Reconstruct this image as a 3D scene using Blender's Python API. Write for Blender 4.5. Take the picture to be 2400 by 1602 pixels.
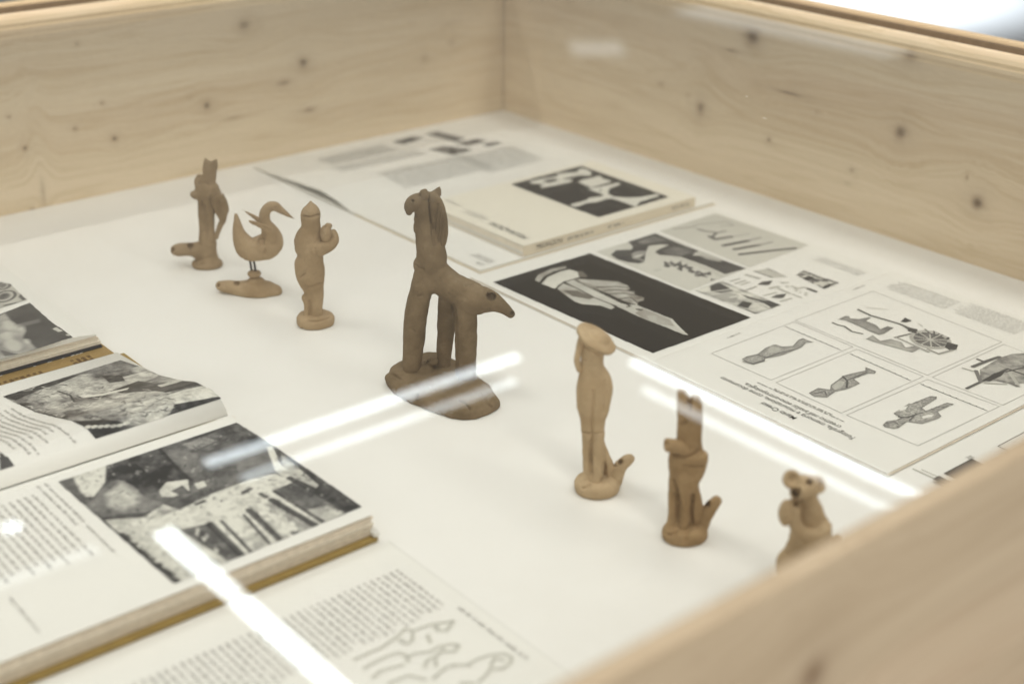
import bpy, bmesh, math, random
import numpy as np
from mathutils import Vector, Matrix, noise as mnoise

for o in list(bpy.data.objects): bpy.data.objects.remove(o, do_unlink=True)
SC = bpy.context.scene
COL = SC.collection
random.seed(7); RNG = np.random.default_rng(7)

# ------------------------------------------------------------------ camera
W, H = 2400.0, 1602.0                       # size of the photograph the pixel measurements refer to
FOC = 50 / 36 * W
CAM = np.array([-1.16867229, -1.43073992, 0.5])
PITCH, ROLL, YAW = 0.4256799, 0.00633275, 0.87838079
_f = np.array([math.cos(PITCH)*math.cos(YAW), math.cos(PITCH)*math.sin(YAW), -math.sin(PITCH)])
_r = np.array([math.sin(YAW), -math.cos(YAW), 0.0]); _u = np.cross(_r, _f)
CR = math.cos(ROLL)*_r + math.sin(ROLL)*_u
CU = -math.sin(ROLL)*_r + math.cos(ROLL)*_u
ROT = np.stack([CR, CU, -_f], 1)
cd = bpy.data.cameras.new('camera'); cam = bpy.data.objects.new('camera', cd); COL.objects.link(cam)
cd.sensor_width = 36; cd.lens = 50; cd.clip_start = 0.02; cd.clip_end = 200
cam.matrix_world = Matrix([[*ROT[i], CAM[i]] for i in range(3)] + [[0, 0, 0, 1]])
cd.dof.use_dof = True; cd.dof.focus_distance = 1.125; cd.dof.aperture_fstop = 4.0
SC.camera = cam

# ------------------------------------------------------------------ world + lamps + exposure
wd = bpy.data.worlds.new('World'); SC.world = wd; wd.use_nodes = True
bg = wd.node_tree.nodes['Background']; bg.inputs[0].default_value = (1.0, 0.95, 0.88, 1); bg.inputs[1].default_value = 0.14
SC.view_settings.view_transform = 'Standard'; SC.view_settings.look = 'None'
SC.view_settings.exposure = 0.18; SC.view_settings.gamma = 1.0; SC.view_settings.use_curve_mapping = False
SC.render.engine = 'CYCLES'

def tube_lamp(name, x0, y0, x1, y1, z, width, radiance, colour, label):
    d = bpy.data.lights.new(name, 'AREA'); d.shape = 'RECTANGLE'
    L = math.hypot(x1-x0, y1-y0); d.size = L; d.size_y = width
    d.energy = radiance * math.pi * L * width; d.color = colour
    o = bpy.data.objects.new(name, d); COL.objects.link(o)
    o.location = ((x0+x1)/2, (y0+y1)/2, z); o.rotation_euler = (0, 0, math.atan2(y1-y0, x1-x0))
    o['label'] = label; o['category'] = 'lamp'; o['group'] = 'fluorescent tubes on the ceiling'
    return o
COOL = (0.86, 0.95, 1.0); WARM = (1.0, 0.957, 0.905)
ZC = 2.0
LB = 'ceiling fluorescent tube or added overhead fill panel'
tube_lamp('ceiling_tube_or_fill', 0.51, 2.03, 1.73, 2.03, ZC, 0.048, 6.2, COOL, LB)
tube_lamp('ceiling_tube_or_fill', 0.55, 1.885, 1.60, 1.885, ZC, 0.034, 4.2, COOL, LB)
tube_lamp('ceiling_tube_or_fill', 2.015, 0.53, 2.015, 1.75, ZC, 0.050, 6.0, COOL, LB)
tube_lamp('ceiling_tube_or_fill', 1.89, 0.52, 1.89, 1.57, ZC, 0.034, 3.8, COOL, LB)
tube_lamp('ceiling_tube_or_fill', 0.235, 0.55, 0.235, 1.77, ZC, 0.060, 11.0, COOL, LB)
tube_lamp('ceiling_tube_or_fill', -0.40, 1.80, 0.06, 1.80, ZC, 0.05, 1.3, COOL, LB)
tube_lamp('ceiling_panel', 6.69, 5.95, 6.75, 4.05, ZC, 0.55, 0.42, COOL, 'dim ceiling panel mirrored in the glass over the end board')
tube_lamp('ceiling_panel', 5.05, 5.48, 5.33, 5.28, ZC, 0.42, 0.34, COOL, 'small ceiling panel mirrored in the glass over the end board')
dl = bpy.data.lights.new('ceiling_downlight', 'AREA'); dl.shape = 'DISK'; dl.size = 0.055; dl.energy = 9*math.pi*math.pi*0.0275**2; dl.color = COOL
do = bpy.data.objects.new('ceiling_downlight', dl); COL.objects.link(do); do.location = (-0.08, 2.05, ZC)
do['label'] = 'small round ceiling downlight mirrored in the glass'; do['category'] = 'lamp'
# unseen tube row, then overhead fill added to light the case; none mirrored
for xa in (-2.3, -1.05):
    tube_lamp('ceiling_tube_or_fill', xa-0.6, 0.74, xa+0.6, 0.74, ZC, 0.05, 46.0, WARM, LB)
for ya in (-3.1, -1.8, -0.5):  # wide overhead fill panels, added to brighten the case
    tube_lamp('ceiling_tube_or_fill', -1.1, ya-0.6, -1.1, ya+0.6, ZC+0.35, 0.45, 8.6, WARM, LB)
    tube_lamp('ceiling_tube_or_fill', 0.45, ya-0.6, 0.45, ya+0.6, ZC+0.35, 0.45, 7.6, WARM, LB)
wl = bpy.data.lights.new('rear_fill_light', 'AREA'); wl.shape = 'RECTANGLE'; wl.size = 3.4; wl.size_y = 1.6; wl.energy = 3.4*1.6*math.pi*6.6; wl.color = (1.0, 0.955, 0.895)  # added broad fill behind the viewer, lifts the upright faces
wo = bpy.data.objects.new('rear_fill_light', wl); COL.objects.link(wo); wo.location = (-3.3, -3.9, 1.25)
wo.rotation_euler = (Vector((-0.5, -0.5, 0.1))-Vector(wo.location)).to_track_quat('-Z', 'Y').to_euler()
wo['label'] = 'added broad soft fill light behind the viewer'; wo['category'] = 'lamp'
# added spot that whitens the hall floor behind the case
sd = bpy.data.lights.new('floor_fill_spot', 'SPOT'); so = bpy.data.objects.new('floor_fill_spot', sd); COL.objects.link(so)
sd.energy = 2100; sd.spot_size = math.radians(46); sd.spot_blend = 0.35; sd.color = (0.9, 0.96, 1.0); sd.shadow_soft_size = 0.3
so.location = (4.4, 3.65, 3.4); so.rotation_euler = (0, 0, 0)
so['label'] = 'added cool spot brightening the hall floor'; so['category'] = 'lamp'

# ------------------------------------------------------------------ pixel -> place helpers
def ray(px, py):
    px = np.asarray(px, float); py = np.asarray(py, float)
    k = np.stack([(px-W/2)/FOC, -(py-H/2)/FOC, -np.ones_like(px)], -1)
    return k @ ROT.T
def onz(px, py, z=0.0):
    d = ray(px, py); return CAM + d*((z-CAM[2])/d[..., 2])[..., None]
def onx(px, py, x0):
    d = ray(px, py); return CAM + d*((x0-CAM[0])/d[..., 0])[..., None]
def ony(px, py, y0):
    d = ray(px, py); return CAM + d*((y0-CAM[1])/d[..., 1])[..., None]
def toH(px, py, hf):
    """ground position (x,y) under a pixel that shows a sheet of height hf(x,y)"""
    z = np.full(np.shape(px), 0.02)
    for _ in range(25):
        p = onz_v(px, py, z); z = 0.5*z + 0.5*hf(p[..., 0], p[..., 1])
    return onz_v(px, py, z)
def onz_v(px, py, z):
    d = ray(px, py); return CAM + d*((z-CAM[2])/d[..., 2])[..., None]
def project(P):
    v = (np.asarray(P)-CAM) @ ROT
    return np.stack([W/2+FOC*v[..., 0]/-v[..., 2], H/2-FOC*v[..., 1]/-v[..., 2]], -1)

# ------------------------------------------------------------------ object helpers
def empty(name, loc, label, cat, group=None):
    o = bpy.data.objects.new(name, None); COL.objects.link(o); o.location = Vector(loc); o.empty_display_size = 0.02
    o['label'] = label; o['category'] = cat
    if group: o['group'] = group
    bpy.context.view_layer.update()
    return o
def link(name, me, mat, parent=None, smooth=False):
    o = bpy.data.objects.new(name, me); COL.objects.link(o)
    if mat: me.materials.append(mat)
    if smooth: me.polygons.foreach_set('use_smooth', np.ones(len(me.polygons), bool))
    if parent:
        o.parent = parent; o.matrix_parent_inverse = Matrix.Translation(-PW(parent))
    return o
def PW(p):
    # every part keeps world coordinates in its mesh, so a part's own origin is the world origin
    return Vector((0, 0, 0)) if p.parent else Vector(p.location)
def mesh(name, V, F):
    me = bpy.data.meshes.new(name); me.from_pydata([tuple(map(float, v)) for v in V], [], F); me.update(); return me
def bm_mesh(name, bm):
    me = bpy.data.meshes.new(name); bm.to_mesh(me); bm.free(); return me
def box_bm(bm, x0, x1, y0, y1, z0, z1, bevel=0.0, seg=2):
    r = bmesh.ops.create_cube(bm, size=1.0, matrix=Matrix.Translation(((x0+x1)/2, (y0+y1)/2, (z0+z1)/2)) @ Matrix.Diagonal((x1-x0, y1-y0, z1-z0, 1)))
    if bevel:
        es = list({e for v in r['verts'] for e in v.link_edges})
        bmesh.ops.bevel(bm, geom=es, offset=bevel, segments=seg, affect='EDGES', profile=0.6)
def box(name, x0, x1, y0, y1, z0, z1, mat, parent=None, bevel=0.0):
    bm = bmesh.new(); box_bm(bm, x0, x1, y0, y1, z0, z1, bevel)
    return link(name, bm_mesh(name, bm), mat, parent)

# ------------------------------------------------------------------ materials
def newmat(name):
    m = bpy.data.materials.new(name); m.use_nodes = True
    nt = m.node_tree; b = nt.nodes['Principled BSDF']
    return m, nt, b
def N(nt, t, **kw):
    n = nt.nodes.new(t)
    for k, v in kw.items(): setattr(n, k, v)
    return n
def mth(nt, op, a, b=None, c=None):
    n = N(nt, 'ShaderNodeMath', operation=op)
    for i, s in enumerate((a, b, c)):
        if s is None: continue
        if isinstance(s, (int, float)): n.inputs[i].default_value = s
        else: nt.links.new(s, n.inputs[i])
    return n.outputs[0]
def mixc(nt, fac, a, b, blend='MIX'):
    n = N(nt, 'ShaderNodeMix', data_type='RGBA', blend_type=blend)
    for s, v in ((n.inputs[0], fac), (n.inputs[6], a), (n.inputs[7], b)):
        if isinstance(v, (int, float)): s.default_value = v
        elif isinstance(v, tuple): s.default_value = (*v, 1)
        else: nt.links.new(v, s)
    return n.outputs[2]
def noise_tex(nt, vec, scale, detail=4, rough=0.55):
    n = N(nt, 'ShaderNodeTexNoise'); n.inputs['Scale'].default_value = scale
    n.inputs['Detail'].default_value = detail; n.inputs['Roughness'].default_value = rough
    nt.links.new(vec, n.inputs['Vector']); return n.outputs[0]
def ramp(nt, fac, stops):
    n = N(nt, 'ShaderNodeValToRGB'); e = n.color_ramp.elements
    while len(e) < len(stops): e.new(0.5)
    for el, (p, c) in zip(e, stops): el.position = p; el.color = (*c, 1) if len(c) == 3 else c
    nt.links.new(fac, n.inputs[0]); return n.outputs[0]

def wood(name, axis, knots=(), slits=(), light=(0.79, 0.665, 0.49), dark=(0.62, 0.49, 0.315), seed=0.0, rough=0.55):
    """pine: axis 0 = board runs along x, 1 = along y; knots (u, v, ru, rv, strength) in metres"""
    m, nt, b = newmat(name)
    tc = N(nt, 'ShaderNodeTexCoord'); sp = N(nt, 'ShaderNodeSeparateXYZ'); nt.links.new(tc.outputs['Object'], sp.inputs[0])
    U = sp.outputs[axis]; T = sp.outputs[1-axis]; V = sp.outputs[2]
    uv = N(nt, 'ShaderNodeCombineXYZ'); nt.links.new(U, uv.inputs[0]); nt.links.new(V, uv.inputs[1])
    KNZ = noise_tex(nt, tc.outputs['Object'], 95, 3, 0.6)
    acc = None; warp = None
    for (ku, kv, ru, rv, st) in knots:
        s = N(nt, 'ShaderNodeVectorMath', operation='SUBTRACT'); nt.links.new(uv.outputs[0], s.inputs[0]); s.inputs[1].default_value = (ku, kv, 0)
        q = N(nt, 'ShaderNodeVectorMath', operation='MULTIPLY'); nt.links.new(s.outputs[0], q.inputs[0]); q.inputs[1].default_value = (1/ru, 1/rv, 0)
        dt = N(nt, 'ShaderNodeVectorMath', operation='DOT_PRODUCT'); nt.links.new(q.outputs[0], dt.inputs[0]); nt.links.new(q.outputs[0], dt.inputs[1])
        d2 = mth(nt, 'MULTIPLY', dt.outputs['Value'], mth(nt, 'ADD', 0.12, mth(nt, 'MULTIPLY', KNZ, 1.25)))
        core = mth(nt, 'MULTIPLY', mth(nt, 'EXPONENT', mth(nt, 'MULTIPLY', d2, -2.0)), st*0.9)
        halo = mth(nt, 'MULTIPLY', mth(nt, 'EXPONENT', mth(nt, 'MULTIPLY', d2, -0.22)), st*0.16)
        g = mth(nt, 'ADD', core, halo)
        acc = g if acc is None else mth(nt, 'ADD', acc, g)
        if rv > 0.0025:
            q2 = N(nt, 'ShaderNodeSeparateXYZ'); nt.links.new(s.outputs[0], q2.inputs[0])
            w = mth(nt, 'MULTIPLY', q2.outputs[1], mth(nt, 'EXPONENT', mth(nt, 'MULTIPLY', d2, -0.06)))
            warp = w if warp is None else mth(nt, 'ADD', warp, w)
    Vw = V if warp is None else mth(nt, 'SUBTRACT', V, mth(nt, 'MULTIPLY', warp, 0.75))
    c = N(nt, 'ShaderNodeCombineXYZ')
    nt.links.new(mth(nt, 'MULTIPLY', U, 0.9), c.inputs[0]); nt.links.new(mth(nt, 'ADD', T, seed), c.inputs[1]); nt.links.new(mth(nt, 'MULTIPLY', Vw, 14.0), c.inputs[2])
    big = noise_tex(nt, c.outputs[0], 1.7, 3)
    c2 = N(nt, 'ShaderNodeCombineXYZ')
    nt.links.new(mth(nt, 'MULTIPLY', U, 2.2), c2.inputs[0]); nt.links.new(mth(nt, 'ADD', T, seed), c2.inputs[1]); nt.links.new(mth(nt, 'MULTIPLY', Vw, 150.0), c2.inputs[2])
    fine = noise_tex(nt, c2.outputs[0], 1.6, 5, 0.62)
    c3 = N(nt, 'ShaderNodeCombineXYZ')
    nt.links.new(mth(nt, 'MULTIPLY', U, 14.0), c3.inputs[0]); nt.links.new(T, c3.inputs[1]); nt.links.new(mth(nt, 'MULTIPLY', V, 700.0), c3.inputs[2])
    fib = noise_tex(nt, c3.outputs[0], 1.0, 3, 0.6)
    # flat-sawn growth lines
    ring = mth(nt, 'SINE', mth(nt, 'MULTIPLY', mth(nt, 'ADD', mth(nt, 'MULTIPLY', Vw, 9.0), mth(nt, 'MULTIPLY', big, 2.6)), 26.0))
    ring = mth(nt, 'POWER', mth(nt, 'MULTIPLY', mth(nt, 'ADD', ring, 1.0), 0.5), 3.0)
    t = mth(nt, 'ADD', mth(nt, 'MULTIPLY', big, 0.75), mth(nt, 'MULTIPLY', fine, 0.55))
    t = mth(nt, 'ADD', t, mth(nt, 'MULTIPLY', fib, 0.2))
    t = mth(nt, 'ADD', mth(nt, 'MULTIPLY', mth(nt, 'SUBTRACT', t, 0.75), 1.9), mth(nt, 'ADD', 0.24, mth(nt, 'MULTIPLY', ring, 0.34)))
    base = mixc(nt, mth(nt, 'MINIMUM', mth(nt, 'MAXIMUM', t, 0.0), 1.0), light, dark)
    # faint rosy heartwood streaks
    pk = ramp(nt, noise_tex(nt, c.outputs[0], 0.8, 2), [(0.48, (0, 0, 0)), (0.75, (1, 1, 1))])
    base = mixc(nt, mth(nt, 'MULTIPLY', pk, 0.28), base, (0.60, 0.40, 0.27))
    if acc is not None:
        base = mixc(nt, mth(nt, 'MINIMUM', mth(nt, 'MULTIPLY', acc, mth(nt, 'ADD', 0.6, mth(nt, 'MULTIPLY', fine, 0.8))), 0.95), base, (0.17, 0.11, 0.06))
    nt.links.new(base, b.inputs['Base Color']); b.inputs['Roughness'].default_value = rough
    b.inputs['Specular IOR Level'].default_value = 0.3
    bp = N(nt, 'ShaderNodeBump'); bp.inputs['Strength'].default_value = 0.16; bp.inputs['Distance'].default_value = 0.001
    nt.links.new(fine, bp.inputs['Height']); nt.links.new(bp.outputs[0], b.inputs['Normal'])
    return m

def clay(name, light, dark, seed):
    m, nt, b = newmat(name)
    tc = N(nt, 'ShaderNodeTexCoord'); mp = N(nt, 'ShaderNodeMapping'); nt.links.new(tc.outputs['Object'], mp.inputs[0]); mp.inputs['Location'].default_value = (seed, seed*2, 0)
    v = mp.outputs[0]
    big = noise_tex(nt, v, 38, 4, 0.6); sm = noise_tex(nt, v, 420, 4, 0.7); gr = noise_tex(nt, v, 1500, 2, 0.5)
    t = ramp(nt, big, [(0.36, (0, 0, 0)), (0.64, (1, 1, 1))])
    c = mixc(nt, t, dark, light)
    c = mixc(nt, mth(nt, 'MULTIPLY', ramp(nt, noise_tex(nt, v, 75, 5, 0.7), [(0.58, (0, 0, 0)), (0.80, (1, 1, 1))]), 0.55), c, tuple(min(1, x*1.35+0.03) for x in light))
    c = mixc(nt, mth(nt, 'MULTIPLY', ramp(nt, sm, [(0.58, (0, 0, 0)), (0.70, (1, 1, 1))]), 0.40), c, tuple(x*0.55 for x in dark))
    nt.links.new(c, b.inputs['Base Color']); b.inputs['Roughness'].default_value = 0.75; b.inputs['Specular IOR Level'].default_value = 0.14
    h = mth(nt, 'ADD', mth(nt, 'MULTIPLY', sm, 1.0), mth(nt, 'MULTIPLY', gr, 0.35))
    h = mth(nt, 'ADD', h, mth(nt, 'MULTIPLY', noise_tex(nt, v, 130, 3), 1.6))
    bp = N(nt, 'ShaderNodeBump'); bp.inputs['Strength'].default_value = 0.55; bp.inputs['Distance'].default_value = 0.0010
    nt.links.new(h, bp.inputs['Height']); nt.links.new(bp.outputs[0], b.inputs['Normal'])
    return m

def plain(name, col, rough=0.7, var=0.06, scale=60, spec=0.25, metallic=0.0, bump=0.0):
    m, nt, b = newmat(name)
    tc = N(nt, 'ShaderNodeTexCoord'); n = noise_tex(nt, tc.outputs['Object'], scale, 4)
    c = mixc(nt, n, tuple(x*(1-var) for x in col), tuple(min(1, x*(1+var)) for x in col))
    nt.links.new(c, b.inputs['Base Color']); b.inputs['Roughness'].default_value = rough
    b.inputs['Specular IOR Level'].default_value = spec; b.inputs['Metallic'].default_value = metallic
    if bump:
        bp = N(nt, 'ShaderNodeBump'); bp.inputs['Strength'].default_value = bump; bp.inputs['Distance'].default_value = 0.001
        nt.links.new(noise_tex(nt, tc.outputs['Object'], scale*6, 3), bp.inputs['Height']); nt.links.new(bp.outputs[0], b.inputs['Normal'])
    return m

def printmat(name, rough=0.42):
    m, nt, b = newmat(name)
    a = N(nt, 'ShaderNodeVertexColor'); a.layer_name = 'Col'
    tc = N(nt, 'ShaderNodeTexCoord'); n = noise_tex(nt, tc.outputs['Object'], 900, 2)
    c = mixc(nt, mth(nt, 'MULTIPLY', n, 0.12), a.outputs[0], (0.02, 0.02, 0.02))
    nt.links.new(c, b.inputs['Base Color']); b.inputs['Roughness'].default_value = rough; b.inputs['Specular IOR Level'].default_value = 0.14
    return m

PAPER = plain('paper', (0.80, 0.79, 0.745), 0.6, 0.025, 30)
PAPER_GREY = plain('paper_grey', (0.74, 0.73, 0.69), 0.65, 0.03, 30)
COVER = plain('cover_card', (0.82, 0.785, 0.68), 0.45, 0.02, 25)
COVER_SIDE = plain('spine_card', (0.74, 0.66, 0.52), 0.5, 0.03, 40)
EDGE = plain('page_edges', (0.70, 0.62, 0.51), 0.8, 0.22, 260)
EDGE_DK = plain('page_edges_dark', (0.34, 0.275, 0.215), 0.8, 0.25, 260)
EDGE_LT = plain('page_edges_light', (0.82, 0.76, 0.65), 0.8, 0.15, 260)
BOARD = plain('white_painted_board', (0.83, 0.82, 0.785), 0.55, 0.02, 12)
def _scuff(m):
    nt = m.node_tree; b = nt.nodes['Principled BSDF']; src = b.inputs['Base Color'].links[0].from_socket
    tc = N(nt, 'ShaderNodeTexCoord')
    sm = ramp(nt, noise_tex(nt, tc.outputs['Object'], 7, 5, 0.65), [(0.46, (0, 0, 0)), (0.78, (1, 1, 1))])
    mp = N(nt, 'ShaderNodeMapping'); nt.links.new(tc.outputs['Object'], mp.inputs[0]); mp.inputs['Rotation'].default_value = (0, 0, 0.5); mp.inputs['Scale'].default_value = (6, 160, 1)
    sc = ramp(nt, noise_tex(nt, mp.outputs[0], 1.0, 2), [(0.70, (0, 0, 0)), (0.76, (1, 1, 1))])
    gr = ramp(nt, noise_tex(nt, tc.outputs['Object'], 320, 2), [(0.74, (0, 0, 0)), (0.80, (1, 1, 1))])
    c = mixc(nt, mth(nt, 'MULTIPLY', sm, 0.30), src, (0.70, 0.675, 0.62)); c = mixc(nt, mth(nt, 'MULTIPLY', mth(nt, 'MULTIPLY', sc, sm), 0.5), c, (0.66, 0.63, 0.57)); c = mixc(nt, mth(nt, 'MULTIPLY', gr, 0.35), c, (0.45, 0.40, 0.33))
    nt.links.new(c, b.inputs['Base Color'])
_scuff(BOARD)
GOLD = plain('ochre_cloth_cover', (0.33, 0.225, 0.060), 0.45, 0.25, 180, 0.4)
BROWN = plain('brown_cover', (0.31, 0.205, 0.070), 0.5, 0.18, 120, 0.35)
BLACKCARD = plain('black_card', (0.03, 0.03, 0.035), 0.5, 0.3, 400)
INK = plain('ink', (0.045, 0.042, 0.04), 0.6, 0.1, 300)
INK_GREY = plain('ink_grey', (0.30, 0.29, 0.27), 0.6, 0.1, 300)
INK_PALE = plain('ink_pale', (0.50, 0.49, 0.46), 0.6, 0.1, 300)
INK_FAINT = plain('ink_faint', (0.60, 0.59, 0.56), 0.6, 0.08, 300)
INK_SOFT = plain('ink_soft', (0.13, 0.125, 0.115), 0.6, 0.1, 300)
INK_BROWN = plain('ink_brown', (0.12, 0.065, 0.02), 0.6, 0.2, 300)
WIRE = plain('dark_wire', (0.035, 0.032, 0.03), 0.4, 0.2, 300, 0.5)
PRINT = printmat('halftone_print')
GROOVE = plain('dark_groove', (0.17, 0.125, 0.08), 0.7, 0.25, 120)
FLOORM = plain('hall_floor_paint', (0.62, 0.64, 0.66), 0.35, 0.05, 1.5, 0.4)

def glassmat():
    m, nt, b = newmat('clear_glass'); nt.nodes.remove(b)
    out = nt.nodes['Material Output']
    g = N(nt, 'ShaderNodeNewGeometry'); dt = N(nt, 'ShaderNodeVectorMath', operation='DOT_PRODUCT')
    nt.links.new(g.outputs['Normal'], dt.inputs[0]); nt.links.new(g.outputs['Incoming'], dt.inputs[1])
    c = mth(nt, 'ABSOLUTE', dt.outputs['Value'])
    fr = mth(nt, 'ADD', 0.04, mth(nt, 'MULTIPLY', mth(nt, 'POWER', mth(nt, 'SUBTRACT', 1.0, c), 5.0), 0.96))
    t = N(nt, 'ShaderNodeBsdfTransparent'); t.inputs[0].default_value = (0.985, 0.993, 0.985, 1)
    gl = N(nt, 'ShaderNodeBsdfGlossy'); gl.inputs['Roughness'].default_value = 0.0
    mx = N(nt, 'ShaderNodeMixShader'); nt.links.new(fr, mx.inputs[0]); nt.links.new(t.outputs[0], mx.inputs[1]); nt.links.new(gl.outputs[0], mx.inputs[2])
    nt.links.new(mx.outputs[0], out.inputs['Surface']); return m
GLASS = glassmat()

# ------------------------------------------------------------------ hall floor
FZ = -0.80
fl = link('floor', mesh('floor', [(-30, -30, FZ), (30, -30, FZ), (30, 30, FZ), (-30, 30, FZ)], [(0, 1, 2, 3)]), FLOORM); fl['kind'] = 'structure'

# ------------------------------------------------------------------ display case
YN, YNo = -1.1485, -1.158      # near wall, inner and outer face
XL = -1.62                    # left wall, inner face
HW = 0.206
case = empty('display_case', (-0.8, -0.57, FZ), 'pale knotty pine display case with a white bottom', 'display case')
def wk(region, pts, plane):
    """knots seen on a wall: zoom region (x0, y0, scale) and (zx, zy, zrx, zry, strength)"""
    x0, y0, s = region; out = []
    for (a, b_, ra, rb, st) in pts:
        px, py = x0+a/s, y0+b_/s
        P = plane(px, py); Q = plane(px+1, py); R = plane(px, py+1)
        su = np.linalg.norm(Q-P)/s; sv = np.linalg.norm(R-P)/s
        u = P[0] if plane is PA or plane is PN else P[1]
        out.append((float(u), float(P[2]), float(ra*su*1.12), float(rb*sv*1.12), st))
    return out
PA = lambda a, b: ony(a, b, 0.0)
PB = lambda a, b: onx(a, b, 0.0)
PN = lambda a, b: ony(a, b, YNo)
KA = wk((0, 0, 1.879), [(340, 195, 8, 8, .6), (1075, 110, 22, 20, .75), (1335, 275, 20, 22, .8), (1250, 365, 24, 10, .75), (910, 465, 13, 14, 1.0), (1360, 485, 30, 10, .6),
     (505, 610, 11, 12, .9), (330, 567, 8, 8, .7), (450, 455, 8, 8, .6), (110, 652, 9, 9, .9), (1870, 258, 11, 11, .5), (1990, 185, 14, 16, .3), (1030, 519, 40, 4, .6),
     (40, 515, 10, 9, .5), (1980, 100, 42, 4, .4), (145, 922, 10, 9, .6), (838, 430, 8, 7, .3), (190, 850, 10, 60, .35)], PA)
KB = wk((1500, 0, 2.61), [(685, 230, 46, 46, .9), (1655, 340, 44, 42, .6), (370, 660, 24, 40, .7), (1595, 810, 34, 42, .85), (2065, 1240, 34, 38, .95), (790, 855, 10, 11, .9),
     (1295, 1040, 16, 13, .45), (910, 570, 80, 7, .85), (555, 310, 40, 8, .8), (130, 515, 12, 10, .5), (1080, 685, 10, 9, .4), (2000, 1085, 6, 16, .6), (1270, 1122, 16, 10, .3), (290, 585, 9, 9, .3)], PB)
KN = wk((1400, 980, 2.349), [(1190, 1410, 60, 90, .9), (560, 1330, 12, 12, .3)], PN)
WA = wood('pine_back', 0, KA, seed=0.0); WB = wood('pine_right', 1, KB, seed=3.3)
WN = wood('pine_front_shaded', 0, KN, seed=6.1, light=(0.44, 0.355, 0.245), dark=(0.34, 0.265, 0.172)); WT = wood('pine_trim', 0, (), seed=9.0, light=(0.70, 0.56, 0.36), dark=(0.58, 0.44, 0.26))  # front pine darkened: the board's shade is put into its colour
WTB = wood('pine_trim_side', 1, (), seed=9.5, light=(0.70, 0.56, 0.36), dark=(0.58, 0.44, 0.26))
XR = 0.0
box('base_panel', XL, XR, YN, 0.0, -0.018, 0.0, BOARD, case)
# far boards: inner board, groove, outer rail
box('board', XL-0.008, XR+0.008, 0.0, 0.008, -0.03, HW, WA, case, 0.0015)['label'] = 'knotty pine back board'
box('board', XR, XR+0.008, YN, -0.0018, -0.03, HW, WB, case, 0.0015)['label'] = 'knotty pine end board'
box('groove_strip', XL, XR+0.008, 0.008, 0.013, -0.03, HW+0.0050, GROOVE, case)
box('groove_strip', XR+0.008, XR+0.013, YN, 0.008, -0.03, HW+0.0050, GROOVE, case)
box('rail', XL-0.02, XR+0.024, 0.013, 0.024, -0.05, HW+0.0085, WT, case, 0.002)
box('rail', XR+0.013, XR+0.024, YNo, 0.0125, -0.05, HW+0.0085, WTB, case, 0.002)
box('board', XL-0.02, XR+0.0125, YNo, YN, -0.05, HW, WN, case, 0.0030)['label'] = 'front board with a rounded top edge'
box('board', XL-0.02, XL, YN+0.0005, -0.0005, -0.03, HW, WTB, case, 0.0015)
for lx in (XL+0.05, XR-0.05):
    for ly in (YN+0.06, -0.06):
        box('leg', lx-0.03, lx+0.03, ly-0.03, ly+0.03, FZ, -0.018, WT, case, 0.002)
gp = box('glass_pane', XL+0.0002, XR-0.0002, YN+0.0002, -0.0002, 0.1965, 0.2010, GLASS)
gp['label'] = 'clear glass lid with tube light reflections closing the wooden case'; gp['category'] = 'glass pane'

dq = []; rgd = random.Random(12)
for k in range(110):
    x, y = rgd.uniform(-0.42, -0.02), rgd.uniform(-0.95, -0.25); w = rgd.uniform(.00012, .00035)
    if rgd.random() < .06: w2 = w*rgd.uniform(3, 8)
    else: w2 = w
    dq.append(((x-w, y-w2), (x+w, y-w2), (x+w, y+w2), (x-w, y+w2)))
dm = link('dust', mesh('dust', [(p[0], p[1], 0.2012) for q in dq for p in q], np.arange(4*len(dq)).reshape(-1, 4).tolist()), plain('dust_white', (0.85, 0.83, 0.78), 0.9), gp); dm['kind'] = 'stuff'
# ------------------------------------------------------------------ painter: prints are dense sheets with a colour per point
def fbm(h, w, base, octv=4, rng=RNG, gain=0.55, ax=(1, 1)):
    out = np.zeros((h, w)); a = 1.0; tot = 0
    for o in range(octv):
        gh = max(2, int(base*2**o*ax[0])+2); gw = max(2, int(base*2**o*ax[1]*w/h)+2)
        g = rng.random((gh, gw)); yy = np.linspace(0, gh-1.001, h); xx = np.linspace(0, gw-1.001, w)
        y0 = yy.astype(int); x0 = xx.astype(int); fy = (yy-y0)[:, None]; fx = (xx-x0)[None]
        fy = fy*fy*(3-2*fy); fx = fx*fx*(3-2*fx)
        v = g[y0][:, x0]*(1-fy)*(1-fx)+g[y0+1][:, x0]*fy*(1-fx)+g[y0][:, x0+1]*(1-fy)*fx+g[y0+1][:, x0+1]*fy*fx
        out += a*v; tot += a; a *= gain
    return out/tot
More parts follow.
